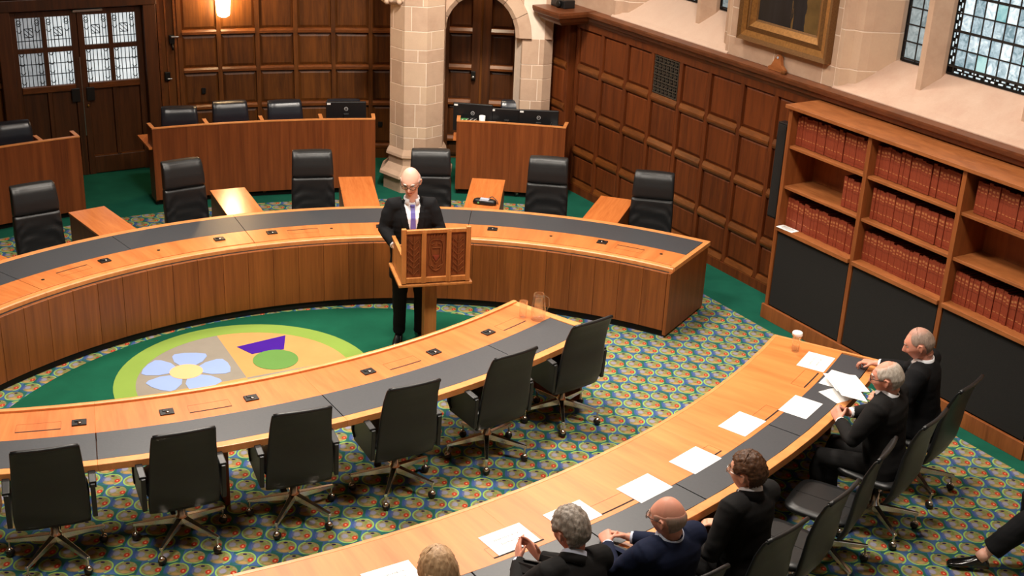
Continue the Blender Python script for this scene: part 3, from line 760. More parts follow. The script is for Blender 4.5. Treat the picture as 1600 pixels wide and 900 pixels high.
# justices' bench
jb = thing('justices_bench', 'long curved wooden bench with grey leather inlay on the far side of the emblem', 'desk', P(C1, 4.6, 105))
JO = jb.location.copy(); ZT = .72
cuts = [60.0, 88.7, 116.8, 145, 166]
seg_arc(jb, JO, 'top_panel', 'top1', C1, rect(4.292, 4.63, .69, ZT), cuts, bevel=.0015)
seg_arc(jb, JO, 'front_lip', 'edge', C1, [(4.225, .67), (4.29, .67), (4.29, .714), (4.235, .714), (4.225, .705)], cuts, gap=0, bevel=.002)
seg_arc(jb, JO, 'leather_inlay', 'inlay', C1, rect(4.632, 5.065, .695, ZT+.001), [60.55, 88.7, 98.0, 116.8, 131, 145, 166], bevel=.001)
seg_arc(jb, JO, 'rear_edge', 'edge', C1, rect(5.067, 5.135, .675, ZT+.002), cuts, gap=0, bevel=.003)
mb = MB(); radial_box(mb, C1, 4.24, 5.13, 60.2, .05, .68, ZT+.0015); mb.build('end_edge', 'edge', jb, JO)
seg_arc(jb, JO, 'underside', 'fascia', C1, rect(4.25, 5.1, .66, .69), [60.3, 166], gap=0)
a = 60.4; 
while a < 165:
    MB().arc(C1, rect(4.165, 4.2, .075, .672), a+.012, a+3.388, 3).build('fascia_panel', 'fascia', jb, JO, bevel=.003)
    a += 3.4
MB().arc(C1, rect(4.2, 4.23, 0, .67), 60.2, 166, 50).build('carcass', 'dark', jb, JO)
MB().arc(C1, rect(4.21, 4.26, 0, .08), 60.2, 166, 50).build('toe_kick', 'dark', jb, JO)
mb = MB(); radial_box(mb, C1, 4.162, 5.08, 60.1, .035, .03, .68); mb.build('end_panel', 'fascia', jb, JO, bevel=.004)
for a, r in ((149.5, 4.5), (135.1, 4.5), (120.6, 4.49), (113.9, 4.495), (99.9, 4.5), (85.5, 4.515), (71.1, 4.513)): put(SOCK, jb, JO, C1, r, a, ZT)
for a0, a1 in ((137.2, 141.1), (108, 111.9), (92.5, 96.4), (65.5, 69.1), (152, 156)): slot(jb, JO, C1, 4.52, a0, a1, ZT, .1, -1)
for a, r in ((143.2, 4.47), (128.4, 4.476), (106.3, 4.495), (77.8, 4.487), (63.2, 4.506)):
    k = MB().lathe([(.014, -.002), (.016, .003), (.008, .004)], n=10).build('cable_grommet', 'iron', jb); k.location = P(C1, r, a, ZT)-JO

# return desks between the justices' chairs
ret_lab = {144.4: 'leftmost wooden return desk behind the long curved bench, at the picture edge', 129.9: 'wooden return desk behind the curved bench between the two leftmost high-backed chairs',
    115.3: 'wooden return desk behind the curved bench with the bright lamp reflection on its top', 101.7: 'light wooden return desk behind the curved bench left of the standing speaker',
    87.6: 'light wooden return desk behind the curved bench carrying the black telephone unit', 73.4: 'light wooden return desk behind the curved bench, nearest the panelled window wall'}
for a, ro in ((144.4, 5.95), (129.9, 5.93), (115.3, 5.97), (101.7, 6.15), (87.6, 6.17), (73.4, 5.95)):
    r = thing('return_desk', ret_lab[a], 'desk', P(C1, 5.55, a), radians(a-90), 'return desks behind the curved bench')
    L = ro-5.138; y0 = 5.139-5.55
    MB().box((0, y0+L/2, ZT-.012), (.378, L, .024)).build('desk_top', 'return', r, bevel=.003)
    MB().box((-.17, y0+L/2, .345), (.025, L-.02, .69)).build('side_panel', 'fascia', r, bevel=.002)
    MB().box((.17, y0+L/2, .345), (.025, L-.02, .69)).build('side_panel', 'fascia', r, bevel=.002)
    MB().box((0, y0+L-.03, .37), (.31, .02, .62)).build('rear_panel', 'fascia', r, bevel=.002)
    MB().box((0, y0+L-.05, .04), (.31, .02, .08)).build('plinth', 'dark', r)

# counsel table
ct = thing('counsel_table', 'curved wooden table with grey leather inlay on the near side of the emblem', 'table', P(C2, 6.7, -57))
CO = ct.location.copy()
cuts = [-84, -70.9, -57.0, -36.3]
seg_arc(ct, CO, 'top_panel', 'top2', C2, rect(6.33, 6.733, .68, ZT), cuts, bevel=.0015, gap=.0)
seg_arc(ct, CO, 'front_lip', 'edge', C2, [(6.285, .67), (6.327, .67), (6.327, .735), (6.31, .74), (6.285, .735)], cuts, gap=0, bevel=.002)
seg_arc(ct, CO, 'leather_inlay', 'inlay', C2, rect(6.735, 7.108, .685, ZT+.001), [-84, -70.9, -57.0, -43.65, -36.85], bevel=.001)
seg_arc(ct, CO, 'near_edge', 'edge', C2, rect(7.11, 7.182, .668, ZT+.002), cuts, gap=0, bevel=.004)
mb = MB(); radial_box(mb, C2, 6.30, 7.18, -36.45, .075, .668, ZT+.0015); mb.build('end_edge', 'edge', ct, CO, bevel=.003)
seg_arc(ct, CO, 'underside', 'fascia', C2, rect(6.32, 7.12, .645, .68), [-84, -36.4], gap=0)
for a in (-36.75, -50, -63.5, -77.3):
    mb = MB(); radial_box(mb, C2, 6.38, 7.10 if a > -40 else 6.8, a, .035, 0, .65); mb.build('end_panel' if a > -40 else 'leg_panel', 'fascia', ct, CO, bevel=.004)
for a in (-78.5, -71.83, -66.6, -61.23, -52.87, -47.41, -42.16): put(SOCK, ct, CO, C2, 6.567, a, ZT, 180)
for a0, a1 in ((-75.5, -72.9), (-65.26, -62.63), (-51.44, -48.91), (-41.04, -38.53)): slot(ct, CO, C2, 6.625, a0, a1, ZT, .11, -1)

# front table
ft = thing('front_table', 'long curved wooden table nearest the camera with white cards and a row of seated people', 'table', P(C3, 9.1, -46))
FTO = ft.location.copy()
cuts = [-76, -63.5, -52.6, -41.2, -27.55]
seg_arc(ft, FTO, 'top_panel', 'top3', C3, rect(8.655, 9.222, .68, ZT), cuts, bevel=.0015, gap=.0)
seg_arc(ft, FTO, 'front_lip', 'edge', C3, rect(8.625, 8.655, .67, ZT+.001), cuts, gap=0, bevel=.002)
seg_arc(ft, FTO, 'leather_inlay', 'inlay', C3, rect(9.224, 9.482, .685, ZT+.001), [-76, -63.5, -55.4, -50.0, -44.66, -37.3, -31.6, -27.75], bevel=.001)
seg_arc(ft, FTO, 'near_edge', 'edge', C3, rect(9.484, 9.556, .66, ZT+.002), cuts, gap=0, bevel=.004)
mb = MB(); radial_box(mb, C3, 8.63, 9.55, -27.5, .03, .668, ZT+.0015); mb.build('end_edge', 'edge', ft, FTO, bevel=.002)
seg_arc(ft, FTO, 'underside', 'fascia', C3, rect(8.66, 9.49, .64, .68), [-76, -27.6], gap=0)
seg_arc(ft, FTO, 'modesty_panel', 'fascia', C3, rect(8.72, 8.745, .06, .65), [-76, -63.5, -52.6, -41.2, -28], gap=.05)
for a in (-28.2, -41.2, -52.6, -63.5):
    mb = MB(); radial_box(mb, C3, 8.74, 9.25, a, .035, 0, .65); mb.build('leg_panel', 'fascia', ft, FTO, bevel=.004)
for a0, a1 in ((-54.2, -51.84), (-49.2, -46.95), (-43.0, -40.92), (-37.9, -35.62), (-32.7, -30.69)): slot(ft, FTO, C3, 9.175, a0, a1, ZT, .11, -1)
bpy.data.objects.remove(SOCK.children[0]); bpy.data.objects.remove(SOCK.children[0]); bpy.data.objects.remove(SOCK)

# ------------------------------------------------------------------ clerks' benches along the far wall
def clerk_bench(label, a0, a1, dividers, L0=True, L1=True, dep=8.3):
    r = thing('clerks_bench', label, 'desk', P(C1, 7.9, (a0+a1)/2), 0, 'high-fronted clerks\' benches'); O = r.location.copy()
    n = max(4, int(abs(a1-a0)/1.5)); H = .955
    MB().arc(C1, rect(7.685, 7.715, .075, H), a0, a1, n).build('front_panel', 'bench', r, O, bevel=.003)
    MB().arc(C1, rect(7.68, 7.725, H, H+.012), a0, a1, n).build('front_cap', 'edge', r, O)
    MB().arc(C1, rect(7.72, dep, .70, .725), a0+.3, a1+.3, n).build('work_surface', 'return', r, O)
    MB().arc(C1, rect(7.75, 7.8, 0, .08), a0+.1, a1-.1, n).build('toe_kick', 'dark', r, O)
    def wing(a, name, ln=.22):
        d = P((0, 0), 1, a); w = Vector((-d[1], d[0], 0))*.018; o = Vector((C1[0], C1[1], 0))
        p = [(7.717, .05), (7.717+ln, .05), (7.717+ln, H), (7.717, H)]
        q = [o+d*rr-w+Vector((0, 0, z)) for rr, z in p]+[o+d*rr+w+Vector((0, 0, z)) for rr, z in p]
        MB().add(q, [(3, 2, 1, 0), (4, 5, 6, 7), (0, 1, 5, 4), (1, 2, 6, 5), (2, 3, 7, 6), (3, 0, 4, 7)]).build(name, 'bench', r, O)
        t_ = [(7.726, H+.001), (7.717+ln, H+.001), (7.717+ln, H+.013), (7.726, H+.013)]
        w = w*1.25
        q = [o+d*rr-w+Vector((0, 0, z)) for rr, z in t_]+[o+d*rr+w+Vector((0, 0, z)) for rr, z in t_]
        MB().add(q, [(3, 2, 1, 0), (4, 5, 6, 7), (0, 1, 5, 4), (1, 2, 6, 5), (2, 3, 7, 6), (3, 0, 4, 7)]).build(name+'_cap', 'edge', r, O)
    if L0: wing(a0+.15, 'end_panel')
    if L1: wing(a1-.15, 'end_panel')
    for a in dividers: wing(a, 'divider')
    return r
clerk_bench('high-fronted reddish clerks\' bench at the left picture edge beside the leaded doors', 125.15, 136.5, [128.3])
clerk_bench('longest high-fronted reddish clerks\' bench along the curved panelled wall', 99.0, 119.0, [103.9, 109.2, 114.1])
clerk_bench('high-fronted reddish clerks\' bench with several monitors, right of the stone pillar', 81.35, 91.5, [], dep=8.02)

# ------------------------------------------------------------------ bookcase on the window wall
bk = thing('bookcase', 'tall wooden bookcase of three bays with charcoal fabric panels below the shelves', 'bookcase', (2.576, 11.948, 0), radians(-58.0))
BD = .40; BH = 2.19; BW = 3.22
ups = [0.0, 1.03, 2.10, 3.18]
for i, u in enumerate(ups): MB().box((u+.02, BD/2, BH/2), (.045, BD, BH)).build('upright', 'case', bk, bevel=.002)
MB().box((BW/2-.02, BD/2-.015, BH+.015), (BW+.02, BD+.04, .035)).build('bookcase_top', 'shelf', bk, bevel=.004)
MB().box((BW/2-.02, BD-.01, BH/2), (BW-.04, .015, BH-.04)).build('back_panel', 'case', bk)
MB().box((BW/2-.02, -.004, .075), (BW+.01, .03, .15)).build('plinth', 'case', bk, bevel=.003)
SH = [1.0, 1.42, 1.825]
for i in range(3):
    x0, x1 = ups[i]+.043, ups[i+1]-.003
    MB().box(((x0+x1)/2, .02, .57), (x1-x0-.02, .03, .82)).build('fabric_panel', 'fabric', bk, bevel=.004)
    MB().box(((x0+x1)/2, BD/2-.02, .985), (x1-x0, BD+.01, .04)).build('ledge', 'shelf', bk, bevel=.003)
    for z in SH[1:]: MB().box(((x0+x1)/2, BD/2-.0, z-.014), (x1-x0, BD-.03, .028)).build('shelf', 'shelf', bk, bevel=.003)
BM = bk.matrix_basis.copy() if False else (Matrix.Translation(bk.location) @ Matrix.Rotation(radians(-58), 4, 'Z'))
# one book, then its copies
mb = MB(); T = .038; HB = .285; DB = .2
mb.box((0, .006, HB/2), (T, .012, HB), mi=0)
mb.box((-T/2+.0015, DB/2, HB/2), (.003, DB-.012, HB), mi=0); mb.box((T/2-.0015, DB/2, HB/2), (.003, DB-.012, HB), mi=0)
mb.box((0, DB/2, HB/2-.004), (T-.006, DB-.02, HB-.012), mi=1)
for z, h in ((.232, .018), (.2, .01), (.075, .008)): mb.box((0, -.0005, z), (T*.62, .0016, h), mi=2)
for z in (.262, .17, .03): mb.box((0, -.001, z), (T*.96, .003, .003), mi=0)
book = mb.build('law_report', ['cover', 'pages', 'spine'])
book0 = book; nb = 0
bays = ['left', 'middle', 'right']; tiers = ['lowest', 'middle', 'top']
random.seed(5)
for i in range(3):
    for j in range(3):
        x0, x1 = ups[i]+.05, ups[i+1]-.01
        if (i, j) == (2, 1): continue
        if (i, j) == (0, 1): x0 = x0+.69
        if (i, j) == (2, 2): x0 = x0+.05
        if (i, j) == (1, 1): x0 += .03
        lab = 'red law report with gilt spine, %s shelf of the bookcase\'s %s bay' % (tiers[j], bays[i])
        x = x0
        while x+.042 < x1:
            o = book0 if nb == 0 else book.copy()
            if nb: COL.objects.link(o)
            s_ = random.uniform(.88, 1.08); hz = random.uniform(.95, 1.03)
            w = T*s_
            o.location = BM @ Vector((x+w/2, .085+random.uniform(-.006, .008), SH[j]+.005)); o.rotation_euler = (0, 0, radians(-58)); o.scale = (s_, 1, hz)
            tag(o, lab, 'book', 'red law reports on the %s shelf of the %s bay' % (tiers[j], bays[i])); nb += 1
            x += w+.0015
        if (i, j) == (1, 1): pass
n_ = MB().box((0, 0, .002), (.21, .1, .004)).build('shelf_notice', 'paper'); n_.location = BM @ Vector((.16, .02, 1.006)); n_.rotation_euler = (0, 0, radians(-58+4))
tag(n_, 'small white printed card lying on the ledge of the bookcase', 'card')
mb = MB()
for k in range(6): mb.box((0, .03-.012*k, .0045), (.15 if k < 5 else .1, .004, .0006))
mb.build('printed_lines', 'ink', n_)
# tall black loudspeaker column beside the bookcase
sp = thing('column_loudspeaker', 'tall slim black loudspeaker column on the panelled wall beside the bookcase', 'loudspeaker', wp(2.10, .115, .93), radians(-58))
MB().box((0, .05, .5), (.06, .12, .4)).build('wall_bracket', 'black', sp)
MB().box((0, -.045, .5), (.14, .09, 1.0)).build('cabinet', 'black', sp, bevel=.006)
MB().box((0, -.094, .5), (.12, .008, .96)).build('grille_cloth', 'fabric', sp)
MB().sphere((-.062, -.05, .47), .008, 8, 6).build('indicator_light', 'silver', sp)

# ------------------------------------------------------------------ painting, block, box on the cornice
pt = thing('framed_painting', 'large dark portrait in a heavy gilt frame on the stone wall', 'painting', wp(1.78, .0, 2.58), radians(-58))
FW, FH = 1.30, 1.5
for k, (e0, e1, d0, d1, m_) in enumerate(((0, .045, .09, .075, 'goldd'), (.045, .1, .075, .06, 'gold'), (.1, .15, .05, .065, 'goldd'), (.15, .205, .06, .028, 'gold'), (.205, .225, .028, .02, 'goldd'))):
    mb = MB()
    def fr(e, d): return [(-FW/2+e, -d, e), (FW/2-e, -d, e), (FW/2-e, -d, FH-e), (-FW/2+e, -d, FH-e)]
    rings = [[(p[0], -.004, p[2]) for p in fr(e0, 0)], fr(e0, d0), fr(e1, d1), [(p[0], -.004, p[2]) for p in fr(e1, 0)]]
    for i in range(3):
        for j in range(4):
            a, b = j, (j+1) % 4
            mb.add([rings[i][a], rings[i][b], rings[i+1][b], rings[i+1][a]], [(0, 1, 2, 3)])
    mb.build('frame_moulding', m_, pt)
t = NT('oil_painting'); g = t.n('ShaderNodeTexCoord').outputs['Object']; q = t.sep(g)
n1 = t.noise(g, 3.5, 5, .6); n2 = t.noise(t.mapv(g, (7, 1, .8)), 2, 4, .6)
edge = t.m('ADD', q[0], t.m('MULTIPLY', t.m('SUBTRACT', n1, .5), .1))
ground = t.ramp(n1, [(.3, srgb(78, 58, 28)), (.7, srgb(112, 86, 46))])
robe = t.ramp(n2, [(.35, srgb(12, 12, 16)), (.7, srgb(28, 28, 34))])
col = t.mix(t.m('LESS_THAN', edge, .24), ground, robe)
gold_ = t.m('MULTIPLY', t.m('LESS_THAN', t.m('ABSOLUTE', t.m('SUBTRACT', edge, .06)), .022), t.m('GREATER_THAN', n2, .5))
col = t.mix(t.m('MULTIPLY', gold_, .7), col, srgb(120, 90, 44)); t.base(col, .4); M['canvas'] = t.mat
MB().box((0, -.012, FH/2), (FW-.42, .012, FH-.42)).build('canvas', 'canvas', pt)
cb = thing('wooden_bracket', 'small triangular wooden bracket with a hole standing on the panelling cornice', 'bracket', wp(1.76, .045, 2.361), radians(-58))
MB().prism([(-.13, 0), (.11, 0), (.11, .03), (.055, .07), (.03, .15), (.0, .17), (-.03, .15), (-.09, .05), (-.13, .03)], lambda u, v, h: (u, h, v), -.02, .02).build('board', 'shelf', cb, bevel=.003)
MB().box((.12, -.03, .012), (.06, .03, .024)).build('foot', 'oak', cb, bevel=.003)
MB().lathe([(.012, 0), (.012, .006)], n=10).build('screw_hole', 'silver', cb); o = cb.children[-1]
for o in cb.children:
    if o.name.startswith('screw_hole'): o.location = (0, -.02, .14); o.rotation_euler = (radians(90), 0, 0)
bx = thing('projector_box', 'small black device box sitting on the corner of the cornice', 'device', wp(-1.9, .25, 2.366), radians(-58))
MB().box((0, 0, .05), (.3, .16, .1)).build('case_body', 'black', bx, bevel=.01)
MB().lathe([(.04, 0), (.045, .03), (.03, .035)], n=14).build('lens_ring', 'iron', bx)
for o in bx.children:
    if o.name.startswith('lens'): o.location = (.05, -.08, .05); o.rotation_euler = (radians(90), 0, 0)

# ------------------------------------------------------------------ lectern
le = thing('lectern', 'carved oak lectern on a single post in front of the standing speaker', 'lectern', (-.745, 10.62, 0), radians(15.5))
MB().box((0, 0, .02), (.5, .42, .04)).build('base_plate', 'lectern', le, bevel=.006)
MB().box((0, 0, .44), (.115, .115, .80)).build('post', 'lectern', le, bevel=.006)
MB().box((0, .0, .855), (.66, .55, .03)).build('tray', 'lectern', le, bevel=.008)
y0 = -.255
for x in (-.285, -.11, .11, .285):
    w = .042; h0 = .875; h1 = 1.385 if abs(x) > .2 else 1.36
    MB().box((x, y0, (h0+h1)/2), (w, .04, h1-h0)).build('front_stile', 'lectern', le, bevel=.005)
for z, h in ((.905, .05), (1.355, .035)): MB().box((0, y0, z), (.53, .036, h)).build('front_rail', 'lectern', le, bevel=.005)
for x, w in ((-.1975, .135), (0, .18), (.1975, .135)):
    MB().box((x, y0+.008, 1.135), (w, .012, .42)).build('carved_panel', 'carved', le)
    mb = MB(); yf = y0-.002
    def stroke(x0, z0, x1, z1, t_=.008):
        d = Vector((x1-x0, 0, z1-z0)); mb.box(((x0+x1)/2, yf, (z0+z1)/2), (d.length, .014, t_), mat=Matrix.Rotation(-atan2(d.z, d.x), 3, 'Y'))
    if abs(x) > .1:
        stroke(x, .95, x, 1.31, .008)
        for k in range(6):
            z = .96+.055*k
            for s_ in (-1, 1):
                stroke(x, z, x+s_*.05, z+.05, .007); stroke(x+s_*.05, z+.05, x+s_*.045, z+.018, .006)
    else:
        pts = [(-.055, 1.26), (-.03, 1.275), (.03, 1.275), (.055, 1.26), (.065, 1.2), (.055, 1.1), (.065, 1.05), (.03, 1.0), (0, .985), (-.03, 1.0), (-.065, 1.05), (-.055, 1.1), (-.065, 1.2)]
        for a, b in zip(pts, pts[1:]+pts[:1]): stroke(a[0], a[1], b[0], b[1], .007)
        sh = [(-.04, 1.2), (.04, 1.2), (.035, 1.1), (0, 1.055), (-.035, 1.1)]
        for a, b in zip(sh, sh[1:]+sh[:1]): stroke(a[0], a[1], b[0], b[1], .006)
        for k in range(5): stroke(-.05+.025*k, 1.3, -.04+.025*k, 1.325, .006)
        for s_ in (-1, 1): stroke(s_*.02, 1.02, s_*.05, 1.04, .006); stroke(s_*.015, 1.24, s_*.045, 1.23, .006)
        MB().prism([(-.03, 1.13), (.03, 1.13), (0, 1.075)], lambda u, v, h: (u, h, v), yf-.006, yf+.006).build('crest_chevron', 'cover', le, label='reddish chevron on the crest')
    mb.build('carving', 'carved', le)
for s_ in (-1, 1):
    MB().box((s_*.29, .0, 1.0), (.025, .48, .25)).build('side_panel', 'lectern', le, bevel=.004)
    MB().box((s_*.29, .0, 1.13), (.034, .5, .02)).build('side_rail', 'lectern', le, bevel=.004)
mb = MB(); mb.hexa([(-.27, -.23, 1.2), (.27, -.23, 1.2), (.27, .25, 1.03), (-.27, .25, 1.03), (-.27, -.23, 1.22), (.27, -.23, 1.22), (.27, .25, 1.05), (-.27, .25, 1.05)]); mb.build('sloping_desk', 'lectern', le)
# ------------------------------------------------------------------ chairs
def sgnpow(v, e): return (abs(v)**e)*(1 if v >= 0 else -1)
def rrect(cx, cy, cz, hx, hy, n=20, e=.5, curve=0.0):   # superellipse ring in the xy plane; curve bends it round the sitter
    out = []
    for j in range(n):
        a = 2*pi*j/n; x = hx*sgnpow(cos(a), e); y = hy*sgnpow(sin(a), e)
        out.append((cx+x, cy+y+curve*(x/hx)**2, cz))
    return out
def lerp_path(keys, n):
    out = []
    for i in range(n):
        f = i/(n-1)*(len(keys)-1); k = min(int(f), len(keys)-2); t_ = f-k
        out.append([a*(1-t_)+b*t_ for a, b in zip(keys[k], keys[k+1])])
    return out
def swivel_base(root, R=.32, spin=0.0):
    leg0 = None
    for k in range(5):
        a = radians(90+72*k)+spin
        if leg0 is None:
            mb = MB()
            mb.loft([[(x, -.024, .145), (x, .024, .145), (x, .02, .175+.02), (x, -.02, .195)] if x < .1 else [(x, -.013, .118), (x, .013, .118), (x, .011, .14), (x, -.011, .14)] for x in (.02, R+.015)], True, 0, False)
            mb.tube([(R, 0, .13), (R, 0, .06)], .008, 8)
            leg0 = mb.build('leg', 'chrome', root, bevel=.003)
            mb = MB(); mb.sphere((R, 0, .031), (.031, .031, .031), 14, 10); c = mb.build('caster', 'black', leg0)
            mb = MB(); mb.sphere((R+.004, 0, .042), (.026, .024, .026), 12, 8); mb.build('caster_hood', 'chrome', leg0)
            leg0.rotation_euler = (0, 0, a)
        else:
            l = copy_tree(leg0, root); l.rotation_euler = (0, 0, a)
    MB().lathe([(.03, .135), (.042, .15), (.042, .2), (.03, .21), (.026, .3), (.02, .3), (.02, .42)], n=16).build('gas_lift', 'chrome', root)
def make_task_chair(label, arms=True):
    r = thing('task_chair', label, 'chair')
    swivel_base(r)
    MB().box((0, -.02, .425), (.2, .26, .05)).build('tilt_mechanism', 'black', r, bevel=.01)
    rings = [rrect(0, .03, z, hx, hy, 24, .45) for z, hx, hy in ((.45, .20, .2), (.455, .235, .235), (.475, .243, .243), (.492, .237, .237), (.5, .19, .19))]
    MB().loft(rings).build('seat', 'leather', r)
    MB().box((0, .03, .5), (.004, .42, .004)).build('seat_seam', 'black', r)
    keys = [(-.175, .36, .236, .03), (-.215, .46, .242, .03), (-.235, .6, .236, .03), (-.25, .75, .226, .028), (-.285, .9, .218, .025), (-.325, 1.0, .212, .021), (-.345, 1.03, .209, .018)]
    rings = []
    for y, z, hx, hy in lerp_path(keys, 19): rings.append(rrect(0, y, z, hx, hy*.62, 22, .35, .018))
    MB().loft(rings).build('backrest', 'leather', r)
    mb = MB()
    pts = [(x*.200, -.345+.018*(x**2), 1.03-.006*x**6) for x in (-1, -.8, -.5, -.2, .2, .5, .8, 1)]
    mb.tube(pts, .015, 8); mb.build('top_roll', 'leather', r)
    for s_ in ((-1, 1) if arms else ()):
        mb = MB()
        path = [(-.2, .66), (-.05, .675), (.06, .672), (.12, .645), (.145, .58), (.14, .5), (.10, .45)]
        rings = []
        for i, (y, z) in enumerate(path):
            a = path[max(0, i-1)]; b = path[min(len(path)-1, i+1)]; d = Vector((b[0]-a[0], b[1]-a[1])).normalized(); nx, nz = -d[1], d[0]
            h = .012
            rings.append([(s_*.243, y+nx*h, z+nz*h), (s_*.292, y+nx*h, z+nz*h), (s_*.292, y-nx*h, z-nz*h), (s_*.243, y-nx*h, z-nz*h)])
        mb.loft(rings, True, 0, False)
        mb.loft([[(s_*.25, -.2, .40), (s_*.282, -.2, .40), (s_*.282, .13, .42), (s_*.25, .13, .42)], [(s_*.25, -.22, .66), (s_*.282, -.22, .66), (s_*.282, .1, .66), (s_*.25, .1, .66)]], True, 0, False)
        mb.build('armrest', 'leather', r, bevel=.006)
    return r
def make_high_chair(name, label, H=1.16, mat='leather', seed=0):
    r = thing(name, label, 'chair')
    swivel_base(r)
    rings = [rrect(0, .04, z, hx, hy, 24, .45) for z, hx, hy in ((.40, .22, .22), (.42, .255, .25), (.47, .26, .255), (.5, .25, .245), (.515, .2, .2))]
    MB().loft(rings).build('seat', mat, r)
    top = H; mid = H-.28
    keys = [(-.19, .43, .232, .05), (-.215, .55, .235, .055), (-.235, .7, .232, .055), (-.25, mid-.02, .226, .055), (-.252, mid, .222, .035)]
    rings = [rrect(0, y, z, hx, hy, 40, .4, .02) for y, z, hx, hy in lerp_path(keys, 30)]
    mb = MB().loft(rings)
    vs = []
    for p in mb.v:                                       # soft creases fanning out of the lower corners
        q = Vector(p); f = max(0, min(1, (mid-.03-q.z)/.1))
        w = sin((abs(q.x)*1.2+q.z*1.1)*42+noise.noise(q*9+Vector((seed, 0, 0)))*3.2)*.006*f*min(1, abs(q.x)/.12+.25)
        vs.append((q.x, q.y+w+noise.noise(q*14+Vector((seed, 3, 0)))*.007*f, q.z))
    mb.v = vs; mb.build('back_cushion', mat, r)
    keys = [(-.25, mid+.002, .222, .04), (-.246, mid+.02, .224, .058), (-.255, mid+.12, .221, .058), (-.275, top-.06, .216, .055), (-.295, top-.02, .213, .05), (-.31, top-.004, .207, .035), (-.32, top, .2, .02)]
    mb = MB().loft([rrect(0, y, z, hx, hy, 40, .4, .015) for y, z, hx, hy in lerp_path(keys, 22)])
    mb.v = [(p[0], p[1]+.003*sin(p[0]*95+noise.noise(Vector(p)*7)*3)*max(0, min(1, (p[2]-mid-.1)/.15)), p[2]) for p in mb.v]
    mb.build('headrest', mat, r)
    keys = [(-.265, .5, .2, .02), (-.3, .8, .2, .02), (-.33, top-.08, .19, .02), (-.345, top-.03, .18, .015)]
    MB().loft([rrect(0, y, z, hx, hy, 16, .4) for y, z, hx, hy in lerp_path(keys, 8)]).build('back_shell', 'black', r)
    return r
def face_in(a): return radians(a+90)                     # +y towards the centre of the arc
# counsel's chairs
tc = make_task_chair('black leather task chair at the counsel table, leftmost of the row, cut by the frame')
labs = ['black leather task chair at the counsel table, leftmost whole chair of the row', 'black leather task chair at the counsel table, second from the left', 'black leather task chair at the counsel table, third from the left',
        'black leather task chair at the counsel table, fourth from the left', 'black leather task chair at the counsel table, second from the right end', 'black leather task chair at the right end of the counsel table, below the carafe']
G1 = 'black task chairs along the counsel table'
for i, (a, yaw, sp_) in enumerate(((-73.4, 4, 0), (-66.7, 2, 0), (-60.2, -6, .3), (-53.6, -6, .16), (-46.5, -5, .1), (-39.3, -12, .2))):
    p = P(C2, 7.12, a)
    if i == 0: o = tc; o.location = p; o.rotation_euler = (0, 0, face_in(a)+radians(yaw)); o['group'] = G1; o['label'] = labs[0]
    else: o = dup(tc, p, face_in(a)+radians(yaw), labs[i], G1)
# chairs at the front table
G2 = 'black task chairs along the front table'
tf = make_task_chair('spare', arms=False); first_f = [True]
labs2 = {-31.0: 'black leather task chair under the grey-haired man at the far right end', -35.2: 'black leather task chair under the white-haired man with clasped hands',
    -39.2: 'empty black leather task chair with visible seat, beside the white-haired man', -43.0: 'empty black leather task chair beside the brown-haired person in glasses',
    -46.4: 'black leather task chair under the brown-haired person in glasses', -50.5: 'black leather task chair under the bald man in navy',
    -54.4: 'black leather task chair under the grey-haired man with touching fingertips', -58.6: 'black leather task chair under the blonde person at the bottom edge'}
for a, yaw, r_ in ((-31.0, -10, 10.03), (-35.2, -4, 9.98), (-39.2, 8, 9.9), (-43.0, 4, 9.96), (-46.4, 0, 9.97), (-50.5, -4, 9.97), (-54.4, 0, 9.97), (-58.6, 0, 9.97)):
    if first_f[0]:
        first_f[0] = False; tf.location = P(C3, r_, a); tf.rotation_euler = (0, 0, face_in(a)+radians(yaw)); tf['label'] = labs2[a]; tf['group'] = G2
    else: dup(tf, P(C3, r_, a), face_in(a)+radians(yaw), labs2[a], G2)
OUT_CHAIR = dup(tf, (4.28, 7.62, 0), radians(86), 'black leather task chair at the lower right corner under the person in black shoes', G2)
# justices' chairs
G3 = 'high-backed chairs behind the justices\' bench'
labs3 = ['high-backed black leather chair behind the curved bench, leftmost', 'high-backed black leather chair behind the curved bench, left of the bright reflecting return desk',
         'high-backed black leather chair behind the curved bench, third from the left', 'high-backed black leather chair directly behind the standing speaker', 'high-backed black leather chair right of the telephone unit', 'high-backed black leather chair nearest the panelled window wall']
for i, (a, yaw, z) in enumerate(((136.2, -8, 1.15), (120.2, 6, 1.16), (106.8, -4, 1.16), (93.7, 1, 1.165), (80.6, 4, 1.155), (68.5, 12, 1.14))):
    o = make_high_chair('justice_chair', labs3[i], z, 'leather', i*5.3); o['group'] = G3
    o.location = P(C1, 5.47, a); o.rotation_euler = (0, 0, face_in(a)+radians(yaw))
# clerks' chairs
G4 = 'blue-black chairs behind the clerks\' benches'
labs4 = ['blue-black leather chair behind the left clerks\' bench', 'blue-black leather chair behind the longest clerks\' bench, first from the left', 'blue-black leather chair behind the longest clerks\' bench, second from the left',
         'blue-black leather chair behind the longest clerks\' bench, third from the left', 'blue-black leather chair hidden behind the monitor on the longest clerks\' bench', 'blue-black leather chair behind the monitors right of the stone pillar']
for i, (a, yaw, z, r_) in enumerate(((129.4, -4, 1.05, 8.04), (116.0, -10, 1.03, 8.05), (111.4, 0, 1.06, 8.05), (106.6, 4, 1.045, 8.05), (101.6, 0, 1.04, 8.06), (86.0, 8, 1.09, 8.06))):
    o = make_high_chair('clerk_chair', labs4[i], z, 'leatherb', i*3.1+40); o['group'] = G4
    o.location = P(C1, r_, a); o.rotation_euler = (0, 0, face_in(a)+radians(yaw))

